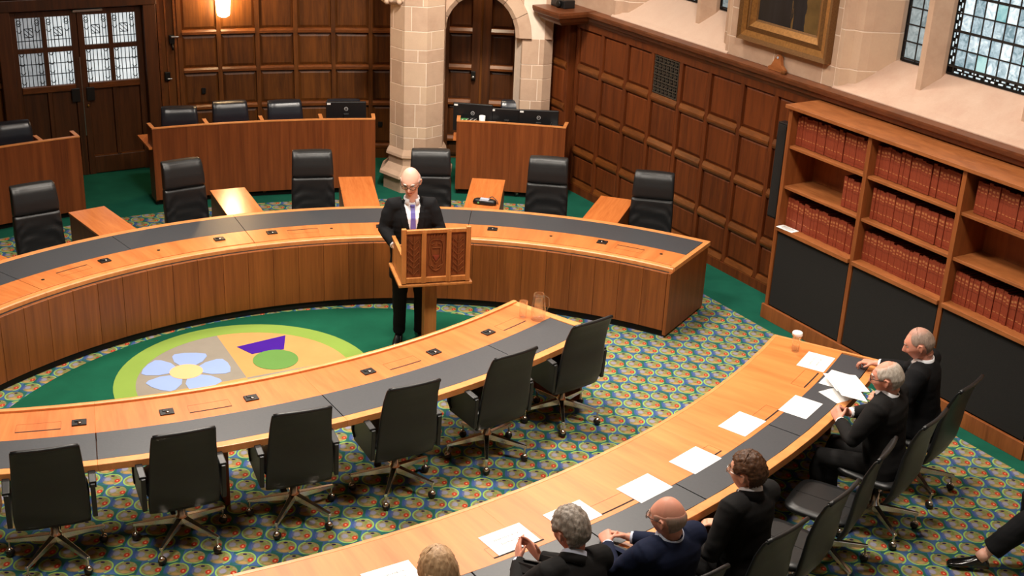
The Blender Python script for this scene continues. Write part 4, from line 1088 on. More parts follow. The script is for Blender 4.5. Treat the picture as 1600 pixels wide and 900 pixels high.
# ------------------------------------------------------------------ things on the benches and tables
def text(body, size, mat, parent, loc, rot=(0, 0, 0), name='lettering'):
    cu = bpy.data.curves.new(name, 'FONT'); cu.body = body; cu.size = size; cu.align_x = 'CENTER'; cu.align_y = 'CENTER'; cu.extrude = .0004; cu.resolution_u = 2
    o = bpy.data.objects.new(name, cu); COL.objects.link(o)
    dg = bpy.context.evaluated_depsgraph_get(); dg.update()
    me = bpy.data.meshes.new_from_object(o.evaluated_get(dg)); bpy.data.objects.remove(o)
    me.materials.clear(); me.materials.append(M[mat])
    o = bpy.data.objects.new(name, me); COL.objects.link(o); o.parent = parent; o.location = loc; o.rotation_euler = rot; return o
def monitor(label, loc, rz, w=.5, h=.3, z=.9, badge=True, stand_tag=True):
    r = thing('monitor', label, 'monitor', loc, rz, 'monitors on the clerks\' benches')   # local +y is the screen side (away from the court)
    MB().box((0, 0, .215), (w, .035, h)).build('housing', 'black', r, bevel=.008)
    MB().box((0, .0185, .215), (w-.03, .003, h-.03)).build('screen', 'dark', r)
    MB().box((0, -.03, .12), (.07, .03, .2)).build('neck', 'black', r, bevel=.006)
    MB().box((0, -.02, .008), (.22, .17, .016)).build('foot', 'black', r, bevel=.006)
    MB().box((-w/2+.035, -.019, h/2+.19), (.045, .003, .022)).build('asset_tag', 'white', r)
    if badge:
        mb = MB(); mb.lathe([(.0, 0), (.024, 0), (.024, .003), (.0, .003)], n=20, sm=False); b = mb.build('badge', 'badge', r); b.location = (0, -.0175, .275); b.rotation_euler = (radians(90), 0, 0)
        mb = MB(); mb.lathe([(.0, 0), (.019, 0), (.019, .0012), (.0, .0012)], n=20, sm=False); d = mb.build('badge_face', 'black', b); d.location = (0, 0, .003)
        text('DELL', .0135, 'badge', b, (0, 0, .0046))
    if stand_tag: MB().box((0, -.048, .1), (.05, .004, .05)).build('stand_label', 'white', r)
    return r
ZB = .726
monitor('black monitor on the right end of the longest clerks\' bench', P(C1, 8.05, 101.5, ZB), radians(101.5-90), .5, .3)
monitor('leftmost black monitor with round badge beside the stone pillar', P(C1, 7.96, 90.1, ZB), radians(-6), .5, .36)
monitor('middle black monitor behind the paper cup right of the pillar', P(C1, 7.95, 87.0, ZB), radians(-4), .42, .28, badge=False)
monitor('rightmost black monitor with round badge on the clerks\' bench', P(C1, 7.93, 84.1, ZB), radians(2), .5, .31)
# desk clutter right of the pillar
cupr = thing('paper_cup', 'white conical paper cup on the clerks\' bench right of the pillar', 'cup', P(C1, 7.82, 89.2, ZB))
MB().lathe([(.024, 0), (.04, .28), (.036, .28), (.02, .01)], n=16).build('cup_body', 'white', cupr)
lt = thing('letter_rack', 'white wire letter rack with green card on the clerks\' bench', 'rack', P(C1, 7.85, 90.6, ZB), radians(0))
mb = MB()
for k in range(4): mb.tube([(-.08+.05*k, -.04, 0), (-.06+.05*k, -.04, .22), (-.03+.05*k, .04, .22), (-.05+.05*k, .04, 0)], .005, 6)
mb.build('wire_frame', 'white', lt); MB().box((-.04, 0, .13), (.1, .01, .2)).build('green_card', 'green', lt, label='green card')
tr = thing('document_tray', 'stacked silver document trays at the right end of the clerks\' bench', 'tray', P(C1, 7.86, 82.2, ZB), radians(-8))
for z in (.05, .11, .19):
    mb = MB(); mb.box((0, 0, z), (.2, .2, .006)); mb.box((-.1, 0, z+.015), (.006, .2, .03)); mb.box((.1, 0, z+.015), (.006, .2, .03)); mb.build('tray_shelf', 'steel', tr)
mb = MB()
for x in (-.1, .1):
    for y in (-.095, .095): mb.box((x, y, .11), (.008, .008, .22))
mb.build('tray_posts', 'steel', tr)
st = thing('tissue_stack', 'small stack of cream papers on the clerks\' bench by the cup', 'paper', P(C1, 7.84, 88.3, ZB))
MB().box((0, 0, .1), (.1, .08, .2)).build('paper_block', 'paper', st)
# telephone unit on the return desk
ph = thing('conference_phone', 'black conference phone with silver centre on the return desk behind the speaker', 'telephone', P(C1, 5.29, 87.35, .7215), radians(-12))
MB().loft([rrect(0, 0, z, hx, hy, 24, .6) for z, hx, hy in ((0, .125, .045), (.02, .13, .05), (.045, .12, .042), (.055, .1, .03))]).build('phone_body', 'black', ph)
MB().box((.0, -.012, .052), (.1, .06, .012), mat=Matrix.Rotation(radians(14), 3, 'X')).build('keypad', 'silver', ph, bevel=.004)
MB().tube([(.0, .05, .03), (.06, .09, .06), (.12, .06, .03), (.14, .03, .005)], .005, 6).build('cord', 'black', ph)
MB().sphere((-.06, -.05, .02), .012, 8, 6).build('indicator_light', 'green', ph)
# carafe and tumblers
cf = thing('carafe', 'clear glass water carafe with handle on the end of the counsel table', 'carafe', (.235, 10.02, .7215))
MB().lathe([(.001, 0), (.062, 0), (.066, .02), (.064, .1), (.052, .2), (.047, .235), (.044, .235), (.049, .2), (.061, .1), (.062, .022), (.001, .008)], n=28).build('glass_body', 'glass', cf)
MB().tube([(.05, .0, .22), (.085, -.01, .2), (.09, -.01, .13), (.062, 0, .07)], .006, 8).build('handle', 'glass', cf)
gl = thing('tumbler', 'clear glass tumbler beside the water carafe on the counsel table', 'glass', (.105, 10.045, .7215))
MB().lathe([(.001, 0), (.032, 0), (.038, .15), (.035, .15), (.029, .012), (.001, .012)], n=24).build('glass_body', 'glass', gl)
bt = thing('lidded_glass', 'clear glass with a white lid at the far end of the front table', 'glass', (2.375, 9.61, .7215))
MB().lathe([(.001, 0), (.032, 0), (.036, .145), (.033, .145), (.029, .012), (.001, .012)], n=24).build('glass_body', 'glass', bt)
MB().lathe([(.0, .146), (.043, .146), (.043, .168), (.038, .175), (.0, .176)], n=24).build('lid', 'cap', bt)
# cards on the front table
cards = [((2.51, 9.42), 'white printed card on the front table nearest the glass with the white lid', -58), ((2.23, 8.61), 'white card on the front table beside the clasped hands of the white-haired man', -52), ((1.74, 8.30), 'white card on the front table, third from the far end', -50),
    ((1.33, 7.74), 'white card on the front table before the empty chairs', -46), ((.945, 7.34), 'white card on the front table before the brown-haired person in glasses', -44), ((.455, 6.97), 'white card on the front table beyond the grey-haired man', -38),
    ((.055, 6.67), 'white lettered card on the front table beside the touching fingertips', -38), ((-.62, 6.22), 'white card on the front table left of the blonde person at the bottom edge', -32)]
card0 = MB().box((0, 0, .0008), (.315, .225, .0014)).build('place_card', 'paper')
for i, ((x, y), lab, rz) in enumerate(cards):
    o = card0 if i == 0 else card0.copy()
    if i: COL.objects.link(o)
    o.location = (x, y, ZT+.0014); a_ = degrees(atan2(y-C3[1], x-C3[0])); o.rotation_euler = (0, 0, radians(a_+90)); tag(o, lab, 'card', 'white cards on the front table')
    if i in (0, 6, 7):
        text('RESERVED FOR U.K.', .022, 'ink', o, (0, .028, .0017)); text('Supreme Court', .024, 'ink', o, (0, -.022, .0017))
for c_ in ((2.62, 9.10, .7222, 8, 'white printed sheet under the outstretched hand of the man at the far right'), (2.60, 8.86, .7224, -20, 'loose white sheet on the leather in front of the man at the far right')):
    o = MB().box((0, 0, .0006), (.21, .297, .0012)).build('paper_sheet', 'paper'); o.location = c_[:3]; o.rotation_euler = (0, 0, radians(c_[3]-40)); tag(o, c_[4], 'paper')
# ------------------------------------------------------------------ people
import numpy as np
def skin_mat(name, a, b):
    t = NT(name); n = t.noise(t.obj(), 14, 4, .6); n2 = t.noise(t.obj(), 180, 2)
    t.base(t.mix(n, a, b), .5, 0, .35); t.b.inputs['Subsurface Weight'].default_value = .08; t.b.inputs['Subsurface Radius'].default_value = (.012, .005, .003); t.bump(n2, .08, .001); return t.mat
M['skin_pale'] = skin_mat('skin_pale', srgb(226, 164, 142), srgb(236, 190, 168))
M['skin_ruddy'] = skin_mat('skin_ruddy', srgb(208, 136, 112), srgb(222, 160, 136))
M['skin_warm'] = skin_mat('skin_warm', srgb(214, 150, 120), srgb(226, 172, 144))
M['lips'] = plain('lips', srgb(176, 92, 82), .5)
M['eye'] = plain('eye_white', srgb(226, 220, 214), .3)
M['iris'] = plain('iris', srgb(50, 44, 40), .3)
def hair_mat(name, a, b, sc=(24, 24, 7), skin=srgb(216, 150, 128)):
    t = NT(name); n = t.noise(t.mapv(t.obj(), sc), 2.2, 5, .65, .8)
    hm = t.n('ShaderNodeAttribute', attribute_name='hm').outputs['Fac']; fac = t.m('ADD', t.m('MULTIPLY', hm, 1.5), t.m('SUBTRACT', t.m('MULTIPLY', n, .7), .6))
    fac = t.m('MINIMUM', t.m('MAXIMUM', fac, 0.0), 1.0)
    t.base(t.mix(fac, skin, t.ramp(n, [(.3, a), (.7, b)])), .5, 0, .4); t.bump(n, .5, .004); return t.mat
M['hair_white'] = hair_mat('white_hair', srgb(196, 186, 178), srgb(232, 226, 220))
M['hair_grey'] = hair_mat('grey_hair', srgb(92, 80, 70), srgb(176, 164, 152))
M['hair_short'] = hair_mat('short_grey_hair', srgb(122, 104, 92), srgb(168, 146, 132))
M['hair_pale'] = hair_mat('pale_grey_hair', srgb(148, 134, 120), srgb(204, 194, 182))
M['hair_thin'] = hair_mat('thin_grey_hair', srgb(142, 118, 104), srgb(182, 156, 140))
M['hair_brown'] = hair_mat('brown_hair', srgb(46, 26, 14), srgb(104, 68, 42), (22, 22, 22))
M['hair_blonde'] = hair_mat('blonde_hair', srgb(150, 112, 76), srgb(222, 184, 142), (20, 20, 2.0))
def cloth(name, c, c2=None):
    t = NT(name); n = t.noise(t.obj(), 9, 4); n2 = t.noise(t.obj(), 420, 2)
    t.base(t.mix(n, tuple(x*.8 for x in c[:3])+(1,), tuple(x*1.2 for x in c[:3])+(1,)), .88, 0, .18); t.bump(n2, .25, .0015); return t.mat
M['suit_black'] = cloth('black_suit', srgb(20, 20, 22)); M['suit_char'] = cloth('charcoal_suit', srgb(27, 26, 26)); M['suit_navy'] = cloth('navy_suit', srgb(24, 31, 54))
M['suit_pin'] = cloth('pinstripe_black_suit', srgb(27, 26, 26))
M['shirt'] = cloth('white_shirt', srgb(238, 238, 242)); M['shirt_blue'] = cloth('pale_blue_shirt', srgb(204, 212, 232))
M['tie_lilac'] = plain('lilac_tie', srgb(104, 96, 176), .5); M['tie_slate'] = plain('slate_tie', srgb(62, 76, 86), .5); M['tie_black'] = plain('black_tie', srgb(18, 18, 20), .5)
M['shoe'] = plain('polished_black_shoe', srgb(14, 14, 15), .18, 0, .7); M['sock'] = plain('black_sock', srgb(20, 20, 22), .9)

def remesh(mb, voxel, smooth=3, name='m'):
    me = bpy.data.meshes.new(name); me.from_pydata([tuple(p) for p in mb.v], [], mb.f)
    bm = bmesh.new(); bm.from_mesh(me); bmesh.ops.recalc_face_normals(bm, faces=bm.faces); bm.to_mesh(me); bm.free()
    o = bpy.data.objects.new(name, me); COL.objects.link(o)
    r = o.modifiers.new('r', 'REMESH'); r.mode = 'VOXEL'; r.voxel_size = voxel; r.use_smooth_shade = True
    s = o.modifiers.new('s', 'SMOOTH'); s.factor = .5; s.iterations = smooth
    dg = bpy.context.evaluated_depsgraph_get(); dg.update()
    out = bpy.data.meshes.new_from_object(o.evaluated_get(dg))
    bpy.data.objects.remove(o); bpy.data.meshes.remove(me); out.name = name
    return out
def read(me, what='co'):
    a = np.empty(len(me.vertices)*3, 'f'); me.vertices.foreach_get(what, a); return a.reshape(-1, 3).astype('d')
def link(name, me, mats, parent):
    me.materials.clear()
    for m in mats: me.materials.append(M[m])
    o = bpy.data.objects.new(name, me); COL.objects.link(o); o.parent = parent; return o
def g(x, s): return exp(-(x/s)**2)
def sstep(a, b, x):
    t_ = max(0, min(1, (x-a)/(b-a))); return t_*t_*(3-2*t_)
def head_pt(d):
    x, y, z = .077*d.x, .099*d.y, .119*d.z
    if d.z > 0 and d.y < 0: x *= 1.03; y *= 1.02
    k = sstep(.0, .115, -z); x *= 1-.30*k
    y *= (1-.10*k) if y > 0 else (1-.62*k)
    if y > 0: y -= .010*sstep(.04, .1, z)
    if d.y > .15:
        f = sstep(.15, .45, d.y)
        nz = sstep(.03, -.028, z)*(1-sstep(-.034, -.048, z))
        y += f*(.026*g(x, .0125)*nz + .006*g(x, .03)*g(z+.035, .02))
        y += f*.005*g(z-.032, .012)*g(x, .055)
        y -= f*.011*g(abs(x)-.032, .017)*g(z-.008, .014)
        y += f*(.007*g(z+.066, .009)*g(x, .024) - .005*g(z+.0665, .0022)*g(x, .022) + .006*g(z+.074, .006)*g(x, .018))
        y += f*.010*g(z+.1, .017)*g(x, .026)
        x += (1 if x > 0 else -1)*f*.004*g(abs(x)-.05, .02)*g(z+.02, .02)
    return Vector((x, y, z))
def dirs(n=48, m=36):
    for i in range(m+1):
        th = pi*i/m
        for j in range(n):
            ph = 2*pi*j/n; s = max(sin(th), .012)
            yield Vector((s*cos(ph), s*sin(ph), -cos(th)))
def grid_faces(n=48, m=36):
    f = [(i*n+j, i*n+(j+1) % n, (i+1)*n+(j+1) % n, (i+1)*n+j) for i in range(m) for j in range(n)]
    return f+[tuple(range(n))[::-1], tuple(m*n+j for j in range(n))]
def hair_mask(d, style):
    phi = degrees(atan2(abs(d.x), d.y))                  # 0 front .. 180 back
    z = d.z
    low = .52 if phi < 45 else (.52-.42*sstep(45, 68, phi) if phi < 78 else (.10+.14*sstep(78, 92, phi) if phi < 104 else .24-.82*sstep(104, 128, phi)))
    if style == 'receding': low = .78 if phi < 40 else (.78-.6*sstep(40, 75, phi) if phi < 78 else low)
    if style == 'long': low = .5 if phi < 48 else .5-1.45*sstep(48, 80, phi)
    w_ = .14 if style in ('receding', 'fringe', 'crown') else .06
    m = sstep(low-w_, low+w_, z)
    if style == 'receding': m *= 1-.45*sstep(.5, .9, z)
    if style == 'fringe': m *= 1-sstep(.12, .45, z+.18*sstep(.2, .9, d.y)-.05*(d.y < -.3))
    if style == 'crown': m *= 1-.9*sstep(.60, .9, z+.28*d.y)
    return m
def hair_mesh(mb, HM, style, th, rough, freq, seed):
    for_v = []
    for d in dirs(64, 48):
        m = hair_mask(d, style); p = head_pt(d)
        q = d*freq+Vector((seed, 0, 0))
        off = -.006+.0068*sstep(.0, .4, m)+m*(th*(1+.25*sstep(.3, 1, d.z))+rough*noise.noise(q)+rough*.6*noise.noise(Vector((atan2(d.x, d.y)*11, d.z*2, seed))))
        for_v.append(HM @ (p+d*off))
    mb.add(for_v, grid_faces(64, 48), 0, True); return [hair_mask(d, style) for d in dirs(64, 48)]
def fingers_hand(mb, W, F, U, right, curl, spread=1.0, size=1.0, thumb=(.75, .6, -.25), tcurl=25):
    F = F.normalized(); U = (U-F*U.dot(F)).normalized(); T = F.cross(U)*(-1 if right else 1)
    S = size
    rings = []
    for l, w, h in ((-.012, .027, .019), (.02, .034, .018), (.06, .041, .0155), (.088, .041, .0135), (.1, .036, .011)):
        rings.append([W+F*l*S+T*(w*S*sgnpow(cos(2*pi*j/14), .7))+U*(h*S*sgnpow(sin(2*pi*j/14), .7)) for j in range(14)])
    mb.loft(rings)
    for k, (o_, L) in enumerate(((.031, .074), (.0105, .083), (-.0105, .077), (-.031, .06))):
        c = curl[k] if hasattr(curl[0], '__len__') else curl
        b = W+F*.09*S+T*o_*S; pts = [b-F*.015*S, b]; a = 0; d = F+T*(o_*.9*spread)
        for q, fr_ in enumerate((.45, .3, .25)):
            a += c[q]; dv = (d.normalized()*cos(radians(a))-U*sin(radians(a)))
            pts.append(pts[-1]+dv*L*fr_*S)
        mb.tube(pts, [.0095*S, .0095*S, .0088*S, .008*S, .0058*S], 10)
        mb.sphere(pts[-1], .0062*S, 8, 6)
    b = W+F*.018*S+T*.028*S; d1_ = (T*thumb[0]+F*thumb[1]+U*thumb[2]).normalized(); d2_ = (d1_*cos(radians(tcurl))+(F-U*.3).normalized()*sin(radians(tcurl))).normalized()
    pts = [b-T*.012*S, b, b+d1_*.036*S, b+d1_*.036*S+d2_*.03*S]
    mb.tube(pts, [.014*S, .0125*S, .0105*S, .0068*S], 10); mb.sphere(pts[-1], .0072*S, 8, 6)
RELAX = (22, 28, 18); CLASP = (48, 52, 30); FLAT = (4, 5, 4)

def person(label, loc, rz, s):
    root = thing('person', label, 'person', loc, rz)
    skin = s.get('skin', 'skin_pale'); H = Vector(s.get('hip', (0, -.03, .53))); S = Vector(s['sho']); Cn = Vector(s['head']); sw = s.get('sw', .185)
    up = (S-H).normalized(); X = Vector((1, 0, 0)); fw_ = up.cross(X).normalized(); X = fw_.cross(up)
    HR = Matrix.Rotation(radians(s.get('hyaw', 0)), 4, 'Z') @ Matrix.Rotation(radians(s.get('hpitch', 0)), 4, 'X') @ Matrix.Rotation(radians(s.get('hroll', 0)), 4, 'Y')
    HM = Matrix.Translation(Cn) @ HR @ Matrix.Scale(s.get('hs', 1.1), 4)
    nb = S+up*.035; nt = HM @ Vector((0, -.028, -.07)); L = (S-H).length
    def tor(t_, y): return H.lerp(S, t_)+fw_*y
    # --- body
    b = MB()
    b.add([HM @ head_pt(d) for d in dirs()], grid_faces())
    for sd in (-1, 1):
        e = MB(); e.sphere((0, 0, 0), (.008, .017, .03), 12, 10); e.tube([(.004, .012, -.018), (.007, .018, .008), (.007, .008, .028), (.006, -.012, .024), (.005, -.015, 0), (.003, -.004, -.026)], .0045, 6)
        R = Matrix.Rotation(radians(22*sd), 4, 'Z') @ Matrix.Rotation(radians(12), 4, 'X')
        b.add([HM @ (Vector((sd*.0775, -.008, -.008))+(R @ Vector((sd*p[0], p[1], p[2])))) for p in e.v], e.f)
    b.tube([nb-up*.08, nb, nb.lerp(nt, .5), nt, HM @ Vector((0, -.022, -.03))], [.058, .056, .055, .056, .05], 18)
    b.tube([H, tor(.5, .01), tor(.88, 0), nb-up*.03], [.12, .11, .085, .05], 14)
    arms = []
    for sd, k in ((1, 'R'), (-1, 'L')):
        sh = S+X*(sd*sw)-up*.01; el = Vector(s['el'+k]); wr = Vector(s['wr'+k]); arms.append((sd, k, sh, el, wr))
        b.tube([S+X*(sd*.06)-up*.06, sh-up*.02, sh.lerp(el, .5), el, el.lerp(wr, .35), wr], [.045, .05, .046, .04, .038, .026], 14, flat=1)
        hd = s['hand'+k]
        fingers_hand(b, wr, Vector(hd[0]), Vector(hd[1]), sd > 0, hd[2], *(hd[3:]))
    legs = []
    for sd, k in ((1, 'R'), (-1, 'L')):
        hp = H+X*(sd*.09); kn = Vector(s['kn'+k]); an = Vector(s['an'+k]); legs.append((sd, k, hp, kn, an))
        b.tube([hp, kn, kn.lerp(an, .3), an], [.07, .05, .05, .034], 12)
    me = remesh(b, .0049, 2, 'body'); o = link('body', me, [skin, 'lips'], root)
    inv = HM.inverted()
    co = read(me); lp = np.empty(len(me.loops), 'i'); me.loops.foreach_get('vertex_index', lp)
    if len(lp) == 4*len(me.polygons):
        ctr = co[lp.reshape(-1, 4)].mean(1); A = np.array(inv); q = ctr @ A[:3, :3].T + A[:3, 3]
        mi = ((q[:, 1] > .07) & (abs(q[:, 0]) < .023) & (q[:, 2] > -.079) & (q[:, 2] < -.058) & (np.linalg.norm(q, axis=1) < .14)).astype('i')
        me.polygons.foreach_set('material_index', mi)
    # --- face details
    for sd in (-1, 1):
        mb = MB(); mb.sphere((0, 0, 0), .0125, 14, 10, 0); mb.sphere((0, .0085, 0), (.0062, .005, .0062), 10, 6, 1)
        e = mb.build('eye', ['eye', 'iris'], root); e.matrix_local = HM @ Matrix.Translation((sd*.0315, .0725, .008)) @ Matrix.Rotation(radians(-8), 4, 'X')
        mb = MB(); pts = [(sd*.015, .0965, .027), (sd*.03, .0945, .033), (sd*.048, .082, .028)]; mb.tube([HM @ Vector(p) for p in pts], [.004, .005, .003], 8); eb = mb.build('eyebrow', s.get('brow', s['hair'][1]), root); at_ = eb.data.attributes.new('hm', 'FLOAT', 'POINT'); at_.data.foreach_set('value', [1.0]*len(eb.data.vertices))
    # --- hair
    hs = s['hair']; mb = MB(); hmask = hair_mesh(mb, HM, hs[0], hs[2], hs[3], hs[4], hs[5])
    if hs[0] == 'long':
        rings = []
        for q, (yy, zz, hx, hy) in enumerate(((-.03, .03, .088, .075), (-.035, -.04, .094, .072), (-.04, -.1, .096, .062), (-.05, -.16, .09, .05), (-.055, -.2, .078, .035))):
            rings.append([HM @ Vector((hx*cos(a)*(1+.06*sin(a*9+q)), yy-abs(hy*sin(a))*(1+.06*sin(a*13)) if sin(a) < 0 else yy+.3*hy*sin(a)-.01, zz)) for a in [2*pi*j/40 for j in range(40)]])
        mb.loft(rings)
    ho = mb.build('hair', hs[1], root, smooth=True); at_ = ho.data.attributes.new('hm', 'FLOAT', 'POINT'); at_.data.foreach_set('value', hmask+[1.0]*(len(ho.data.vertices)-len(hmask)))
    if s.get('glasses'):
        gm = s['glasses']; mb = MB()
        for sd in (-1, 1):
            ring = [HM @ Vector((sd*.033+.025*cos(a), .103-.35*(abs(sd*.033+.025*cos(a))-.033)**1*(.4), .006+.019*sin(a))) for a in [2*pi*j/18 for j in range(19)]]
            mb.tube(ring, .0022, 6)
            mb.tube([HM @ Vector(p) for p in ((sd*.058, .099, .01), (sd*.076, .06, .012), (sd*.083, .0, .012), (sd*.083, -.02, -.005))], .0022, 6)
        mb.tube([HM @ Vector(p) for p in ((-.009, .105, .01), (0, .108, .012), (.009, .105, .01))], .0022, 6)
        go = mb.build('glasses', gm, root)
        for sd in (-1, 1):
            mb = MB(); mb.add([HM @ Vector((sd*.033+.0235*cos(a), y_, .006+.018*sin(a))) for y_ in (.1025, .104) for a in [2*pi*j/16 for j in range(16)]], [tuple(range(16)), tuple(range(16, 32))]+[(j, (j+1) % 16, 16+(j+1) % 16, 16+j) for j in range(16)]); mb.build('lens', 'glass', go)
    # --- jacket with sleeves
    j = MB(); seated = s.get('seated', True)
    prof = [(-.12, .0, .195, .135), (.05, .0, .195, .138), (.3, .012, .182, .128), (.55, .018, .19, .13), (.78, .01, .2, .128), (.9, 0, .198, .112), (.97, -.005, .17, .092), (1.015, -.006, .122, .08), (1.045, -.004, .085, .072), (1.065, 0, .072, .066)]
    if not seated: prof = [(-.62, 0, .2, .14), (-.45, 0, .198, .142), (-.2, 0, .188, .138)] + prof[1:]
    rings = []
    wsc = s.get('bulk', 1.0)
    for t_, y, hx, hy in prof:
        c = tor(t_*1.0, y) if t_ <= 1 else S+up*((t_-1)*L)+fw_*y
        if t_ > 1: c = c + (nt-nb)*((t_-1)*L/max(.05, (nt-nb).length))*.0
        hx = hx*(sw/.185 if t_ > .6 else 1)*wsc
        rings.append([c+X*(hx*sgnpow(cos(2*pi*q/28), .8))+fw_*(hy*wsc*sgnpow(sin(2*pi*q/28), .85)) for q in range(28)])
    j.loft(rings)
    for sd, k, sh, el, wr in arms:
        d = (wr-el).normalized(); end = wr-d*s.get('cuff', .045)
        j.tube([S+X*(sd*.09)-up*.02, sh-up*.012, sh.lerp(el, .35), sh.lerp(el, .75), el, el.lerp(end, .3), el.lerp(end, .7), end], [.085, .083, .073, .063, .058, .056, .05, .044], 18, flat=1)
        j.sphere(sh-up*.01, (.075, .08, .07), 14, 10)
    me = remesh(j, .0085, 4, 'jacket')
    sd_ = s.get('seed', 1.0)
    co = read(me); nor = read(me, 'normal')
    for i_ in range(len(co)):                            # soft creases, strongest on the sleeves
        q = Vector(co[i_]); n1 = noise.noise(q*11+Vector((sd_, 0, 0))); n2 = noise.noise(Vector((q.x*9, q.y*9, q.z*26+sd_)))
        near = min((q-a[3]).length for a in arms); k = .35+.9*g(near, .12)
        co[i_] += nor[i_]*(.004*n1+.006*n2*k)
    me.vertices.foreach_set('co', co.astype('f').ravel()); me.update()
    # the shirt shows in the open front: those faces become a mesh of their own
    wtop = s.get('vwidth', .075); tb = s.get('button', .42)
    bm = bmesh.new(); bm.from_mesh(me); bm2 = bm.copy(); bm.faces.ensure_lookup_table(); bm2.faces.ensure_lookup_table()
    inside = []
    for f in bm.faces:
        c = f.calc_center_median()-H; t_ = c.dot(up)/L; x = c.dot(X); y = c.dot(fw_)
        inside.append(f.normal.dot(fw_) > .05 and y > .0 and tb < t_ < 1.12 and abs(x) < wtop*max(0, (t_-tb)/(1-tb)))
    bmesh.ops.delete(bm2, geom=[f for f, i in zip(bm2.faces, inside) if not i], context='FACES')
    bmesh.ops.delete(bm, geom=[f for f, i in zip(bm.faces, inside) if i], context='FACES')
    ms = bpy.data.meshes.new('shirt_front'); bm2.to_mesh(ms); bvh = BVHTree.FromBMesh(bm2) ; full = BVHTree.FromPolygons([v.co for v in me.vertices], [tuple(p.vertices) for p in me.polygons])
    bm.to_mesh(me); bm.free(); bm2.free()
    for m_ in (me, ms): m_.polygons.foreach_set('use_smooth', [True]*len(m_.polygons))
    shirt = s.get('shirt', 'shirt'); link('jacket', me, [s['suit']], root); link('shirt_front', ms, [shirt], root)
    def surf(x, t_, lift):
        o_ = H+up*(t_*L)+X*x+fw_*.6; h = full.ray_cast(o_, -fw_)
        return (h[0] if h[0] is not None else o_-fw_*.48)+fw_*lift
    def strip(rows, th, name, mat):
        mb = MB(); rings = []
        for (xa, xb, t_) in rows:
            a, b_ = surf(xa, t_, .003), surf(xb, t_, .003); rings.append([a, b_, b_+fw_*th, a+fw_*th])
        mb.loft(rings, True, 0, False); return mb.build(name, mat, root, smooth=False)
    if s.get('front', True):
        n_ = 9
        for sd in (-1, 1):
            rows = []
            for q in range(n_):
                f = q/(n_-1); t_ = tb+(1.0-tb)*f; xi = sd*(wtop*f); w = .05*sin(pi*min(1, f*1.05)*.62+.12)*(1 if f < .86 else .7)
                rows.append((xi, xi+sd*(w+.008), t_))
            strip(rows, .006, 'lapel', s['suit'])
        if s.get('tie'):
            strip([(-.018-.012*f, .018+.012*f, 1.0-f*(1.0-tb)) for f in [q/8 for q in range(9)]], .009, 'tie', s['tie'])
            mb = MB(); c = surf(0, 1.0, .006); mb.loft([[c+X*(w*cos(2*pi*q/10))+fw_*(.012*sin(2*pi*q/10))+up*z for q in range(10)] for w, z in ((.012, -.028), (.02, 0), (.022, .016))]); mb.build('tie_knot', s['tie'], root)
    # --- shirt collar, jacket collar
    def band(c0, c1, r0, r1, th, name, mat, a0=0, a1=360, rear=.012, fore=.034):
        ax = (c1-c0).normalized(); y_ = (fw_-ax*fw_.dot(ax)).normalized(); x_ = y_.cross(ax); rings = []
        n_ = 28; full = a1-a0 >= 360
        for q in range(n_ if full else n_+1):
            a = radians(a0+(a1-a0)*q/n_); e = x_*cos(a)+y_*sin(a); back = rear*max(0, -sin(a))-fore*max(0, sin(a))
            rings.append([c0+e*(r0+th), c1+e*(r1+th)+ax*back, c1+e*r1+ax*back, c0+e*r0])
        mb = MB(); m_ = len(rings)
        mb.add([p for r_ in rings for p in r_], [(i*4+q, i*4+(q+1) % 4, ((i+1) % m_)*4+(q+1) % 4, ((i+1) % m_)*4+q) for i in range(n_) for q in range(4)], 0, True)
        if not full: mb.f += [(3, 2, 1, 0), (4*m_-4, 4*m_-3, 4*m_-2, 4*m_-1)]; mb.mi += [0, 0]; mb.sm += [False, False]
        return mb.build(name, mat, root)
    nd = (nt-nb).normalized()
    band(nb-nd*.035, nb+nd*.034, .080, .064, .005, 'shirt_collar', shirt, 114, 426, .012, .02)
    band(nb-nd*.035, nb+nd*.014, .086, .071, .006, 'jacket_collar', s['suit'], 150, 390, .004, .012)
    for sd, k, sh, el, wr in arms:
        d = (wr-el).normalized(); e = s.get('cuff', .045)
        if e > .02: MB().tube([wr-d*(e+.02), wr-d*(e-.012), wr-d*(e-.014)], [.043, .0385, .03], 16).build('shirt_cuff', shirt, root)
    # --- trousers, shoes
    tr_ = MB(); tr_.sphere(H+fw_*.0, (.18, .135, .13), 18, 12)
    for sd, k, hp, kn, an in legs:
        if s.get('hem'): an = kn.lerp(an, s['hem'])
        tr_.tube([hp, hp.lerp(kn, .5), kn, kn.lerp(an, .2), kn.lerp(an, .6), an], [q_*s.get('legr', 1.0) for q_ in (.102, .088, .07, .068, .062, .058)], 16)
    me = remesh(tr_, .0095, 4, 'trousers')
    co = read(me); nor = read(me, 'normal')
    for i_ in range(len(co)):
        q = Vector(co[i_]); co[i_] += nor[i_]*(.005*noise.noise(q*12+Vector((sd_, 4, 0)))+.004*noise.noise(Vector((q.x*8, q.y*8, q.z*24))))
    me.vertices.foreach_set('co', co.astype('f').ravel()); me.update()
    link('trousers', me, [s['suit']], root)
    for sd, k, hp, kn, an in legs:
        f = Vector(s['toe'+k]).normalized(); sd2 = Vector((0, 0, 1)).cross(f).normalized(); u2 = f.cross(sd2); base = an-u2*.075
        mb = MB(); rings = []
        for l, w, h in ((-.075, .02, .03), (-.065, .033, .06), (-.03, .037, .085), (.02, .038, .085), (.06, .041, .065), (.12, .047, .045), (.17, .043, .034), (.2, .03, .026), (.213, .012, .014)):
            rings.append([base+f*l+sd2*(w*sgnpow(cos(2*pi*q/16), .8))+u2*(h*.5+h*.5*sgnpow(sin(2*pi*q/16), .6)) for q in range(16)])
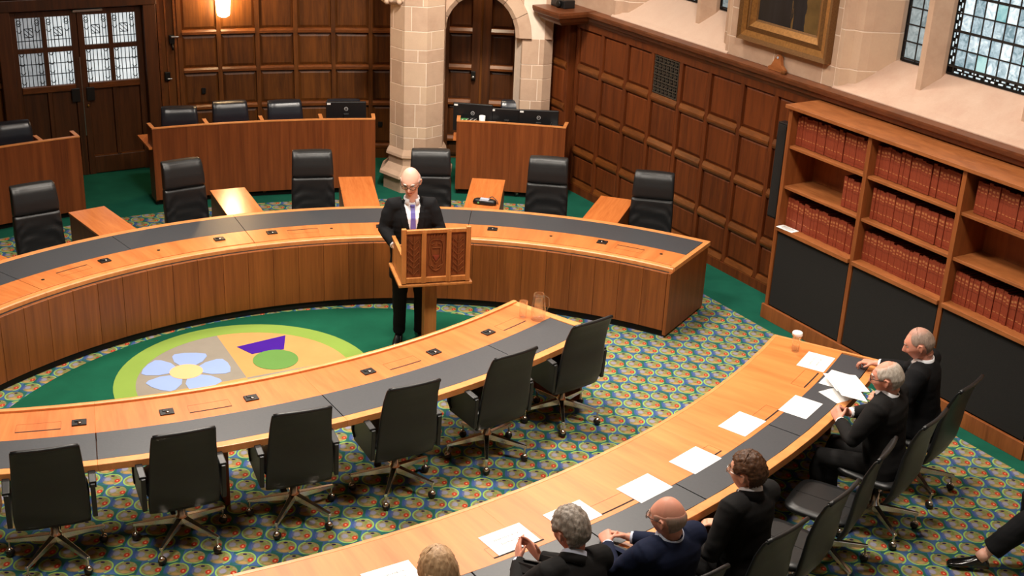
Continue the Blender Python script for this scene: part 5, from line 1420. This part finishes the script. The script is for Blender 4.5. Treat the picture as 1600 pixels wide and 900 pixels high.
        mb.loft(rings); sh_ = mb.build('shoe', 'shoe', root)
        mb = MB(); mb.loft([[base+f*l+sd2*(w*cos(2*pi*q/10))+u2*z for z in (-.008,) for q in range(10)] for l, w in ((-.07, .02), (0, .036))]) if False else None
        MB().tube([an-u2*.0, an+(kn-an)*.12], [.043, .043], 12).build('sock', s.get('sockm', 'sock'), root)
    return root

def seat(label, a, r, s, turn=0.0): return person(label, P(C3, r, a), face_in(a)+radians(turn), s)
LEGS = dict(knR=(.13, .42, .49), anR=(.13, .40, .09), knL=(-.13, .42, .49), anL=(-.13, .40, .09), toeR=(.1, 1, 0), toeL=(-.1, 1, 0))
# the speaker at the lectern (facing the camera, looking down to his right)
person('standing bald man in a black suit and lilac tie speaking at the carved lectern', (-.955, 11.02, 0), radians(180+12), dict(
    seated=False, hip=(0, 0, .93), sho=(0, .02, 1.378), head=(.015, .06, 1.605), hyaw=-16, hpitch=-20, skin='skin_pale', suit='suit_black', tie='tie_lilac', vwidth=.07, button=.2, sw=.175,
    hair=('fringe', 'hair_white', .005, .002, 6, 1), glasses='black', brow='hair_white', cuff=.03,
    elR=(.255, .06, 1.15), wrR=(.17, .25, 1.05), elL=(-.255, .08, 1.15), wrL=(-.16, .25, 1.05), handR=((-.5, 1, -.3), (0, .3, 1), RELAX), handL=((.5, 1, -.3), (0, .3, 1), RELAX),
    knR=(.10, .02, .5), anR=(.10, 0, .085), knL=(-.10, .02, .5), anL=(-.10, 0, .085), toeR=(.25, 1, 0), toeL=(-.25, 1, 0), seed=2.0))
# six people at the front table
seat('seated man with short grey receding hair and slate tie at the far right end', -31.0, 10.03, dict(LEGS,
    sho=(-.02, .05, 1.065), head=(-.04, .10, 1.225), hyaw=14, hpitch=-20, skin='skin_ruddy', suit='suit_black', tie='tie_slate', hair=('receding', 'hair_short', .004, .002, 7, 3), vwidth=.085, button=.3,
    elR=(.33, .22, .84), wrR=(.338, .50, .80), handR=((0, 1, -.1), (0, -.1, 1), ((35, 40, 20), (25, 35, 20), (40, 45, 25), (50, 50, 30))), elL=(-.33, .1, .80), wrL=(-.36, .22, .81), handL=((-.15, .8, .5), (-.8, 0, .6), CLASP), seed=5.0, cuff=.05))
seat('seated white-haired man in glasses and dark suit with hands clasped on the table', -35.2, 9.98, dict(LEGS,
    sho=(0, .035, 1.055), head=(0, .06, 1.205), hyaw=10, hpitch=-8, skin='skin_ruddy', suit='suit_pin', tie='tie_black', hair=('crown', 'hair_pale', .007, .003, 7, 4), brow='hair_white', glasses='iron', bulk=1.06, sw=.2,
    elR=(.30, .16, .80), wrR=(.075, .33, .80), elL=(-.30, .14, .80), wrL=(-.075, .33, .80), handR=((-.55, .62, .35), (.75, .35, .5), CLASP, 1.0, 1.05), handL=((.55, .62, .35), (-.75, .35, .5), (30, 35, 20), 1.0, 1.05), seed=8.0, cuff=.03))
seat('seated person with short brown curly hair and glasses beside the empty chairs', -46.2, 9.98, dict(LEGS,
    sho=(.03, .02, 1.065), head=(.036, .065, 1.215), hyaw=12, hpitch=-2, skin='skin_warm', suit='suit_char', hair=('full', 'hair_brown', .015, .010, 12, 6), brow='hair_brown', glasses='steel', tie='tie_black',
    elR=(.29, .12, .76), wrR=(.14, .27, .70), elL=(-.27, .04, .76), wrL=(-.14, .21, .70), handR=((-.6, .7, 0), (0, 0, 1), RELAX), handL=((.2, .9, .1), (-.3, 0, 1), RELAX), seed=11.0, cuff=.03))
seat('seated bald man in navy suit with clasped hands and pale cuffs', -50.4, 9.98, dict(LEGS,
    sho=(.02, .0, 1.06), head=(.005, .02, 1.21), hyaw=14, hpitch=-6, skin='skin_ruddy', suit='suit_navy', shirt='shirt_blue', hair=('fringe', 'hair_thin', .003, .0015, 7, 9), glasses='iron', tie='tie_black', bulk=1.05, sw=.2,
    elR=(.34, .2, .80), wrR=(.155, .47, .775), elL=(-.22, .2, .80), wrL=(.01, .49, .775), handR=((-.5, .85, .05), (.6, .1, .8), (38, 44, 25), 1.0, 1.05), handL=((.45, .85, .1), (-.6, .1, .8), CLASP, 1.0, 1.05), seed=14.0, cuff=.035))
seat('seated man with thick swept grey hair touching his fingertips together', -53.9, 9.98, dict(LEGS,
    sho=(.03, .15, 1.05), head=(.06, .235, 1.205), hyaw=6, hpitch=-14, skin='skin_ruddy', suit='suit_char', shirt='shirt_blue', hair=('full', 'hair_grey', .018, .008, 6, 12), brow='hair_grey', tie='tie_black',
    elR=(.32, .34, .78), wrR=(.145, .61, .775), elL=(-.2, .36, .79), wrL=(.02, .64, .775), handR=((-.2, .8, .5), (.85, .2, .1), (14, 16, 8)), handL=((.4, .75, .5), (-.85, .2, .1), (14, 16, 8)), seed=17.0, cuff=.01))
seat('seated person with shoulder-length blonde hair at the bottom edge of the picture', -58.5, 9.98, dict(LEGS,
    sho=(0, .2, 1.045), head=(.01, .28, 1.195), hyaw=4, hpitch=-10, skin='skin_pale', suit='suit_char', hair=('long', 'hair_blonde', .016, .004, 8, 15), brow='hair_blonde',
    elR=(.27, .32, .78), wrR=(.12, .56, .77), elL=(-.27, .32, .78), wrL=(-.12, .56, .77), handR=((-.6, .7, 0), (0, 0, 1), RELAX), handL=((.6, .7, 0), (0, 0, 1), RELAX), seed=20.0, cuff=.03))
# the person whose crossed feet show in the lower right corner (local +y points to the left of the view)
person('seated person in black trousers and polished black shoes, cut by the right edge', (4.36, 7.66, 0), radians(86), dict(
    sho=(0, -.1, 1.05), head=(0, -.06, 1.24), hip=(0, -.02, .53), skin='skin_pale', suit='suit_black', hair=('full', 'hair_brown', .012, .004, 7, 2), tie='tie_black',
    elR=(.3, .1, .8), wrR=(.15, .3, .66), elL=(-.3, .1, .8), wrL=(-.15, .3, .66), handR=((-.5, .8, 0), (0, 0, 1), RELAX), handL=((.5, .8, 0), (0, 0, 1), RELAX),
    knR=(.22, .56, .5), anR=(.34, .50, .10), knL=(-.10, .62, .5), anL=(-.10, .97, .10), toeR=(.25, 1, 0), toeL=(.1, 1, -.05), hem=.80, legr=1.35, sockm='skin_pale', seed=23.0))
# sheets held up between the two men at the right end
hs_ = MB().hexa([(2.535, 9.03, .775), (2.70, 8.86, .80), (2.70, 8.52, .835), (2.545, 8.68, .80), (2.535, 9.03, .777), (2.70, 8.86, .802), (2.70, 8.52, .837), (2.545, 8.68, .802)]).build('paper_sheet', 'paper', None)
tag(hs_, 'topmost white sheet held tilted between the two men at the right end', 'paper')
hs_ = MB().hexa([(2.50, 9.12, .765), (2.74, 9.06, .79), (2.78, 8.76, .80), (2.54, 8.80, .775), (2.50, 9.12, .767), (2.74, 9.06, .792), (2.78, 8.76, .802), (2.54, 8.80, .777)]).build('paper_sheet', 'paper', None)
tag(hs_, 'white sheet lying under the tilted top sheet between the two men', 'paper')
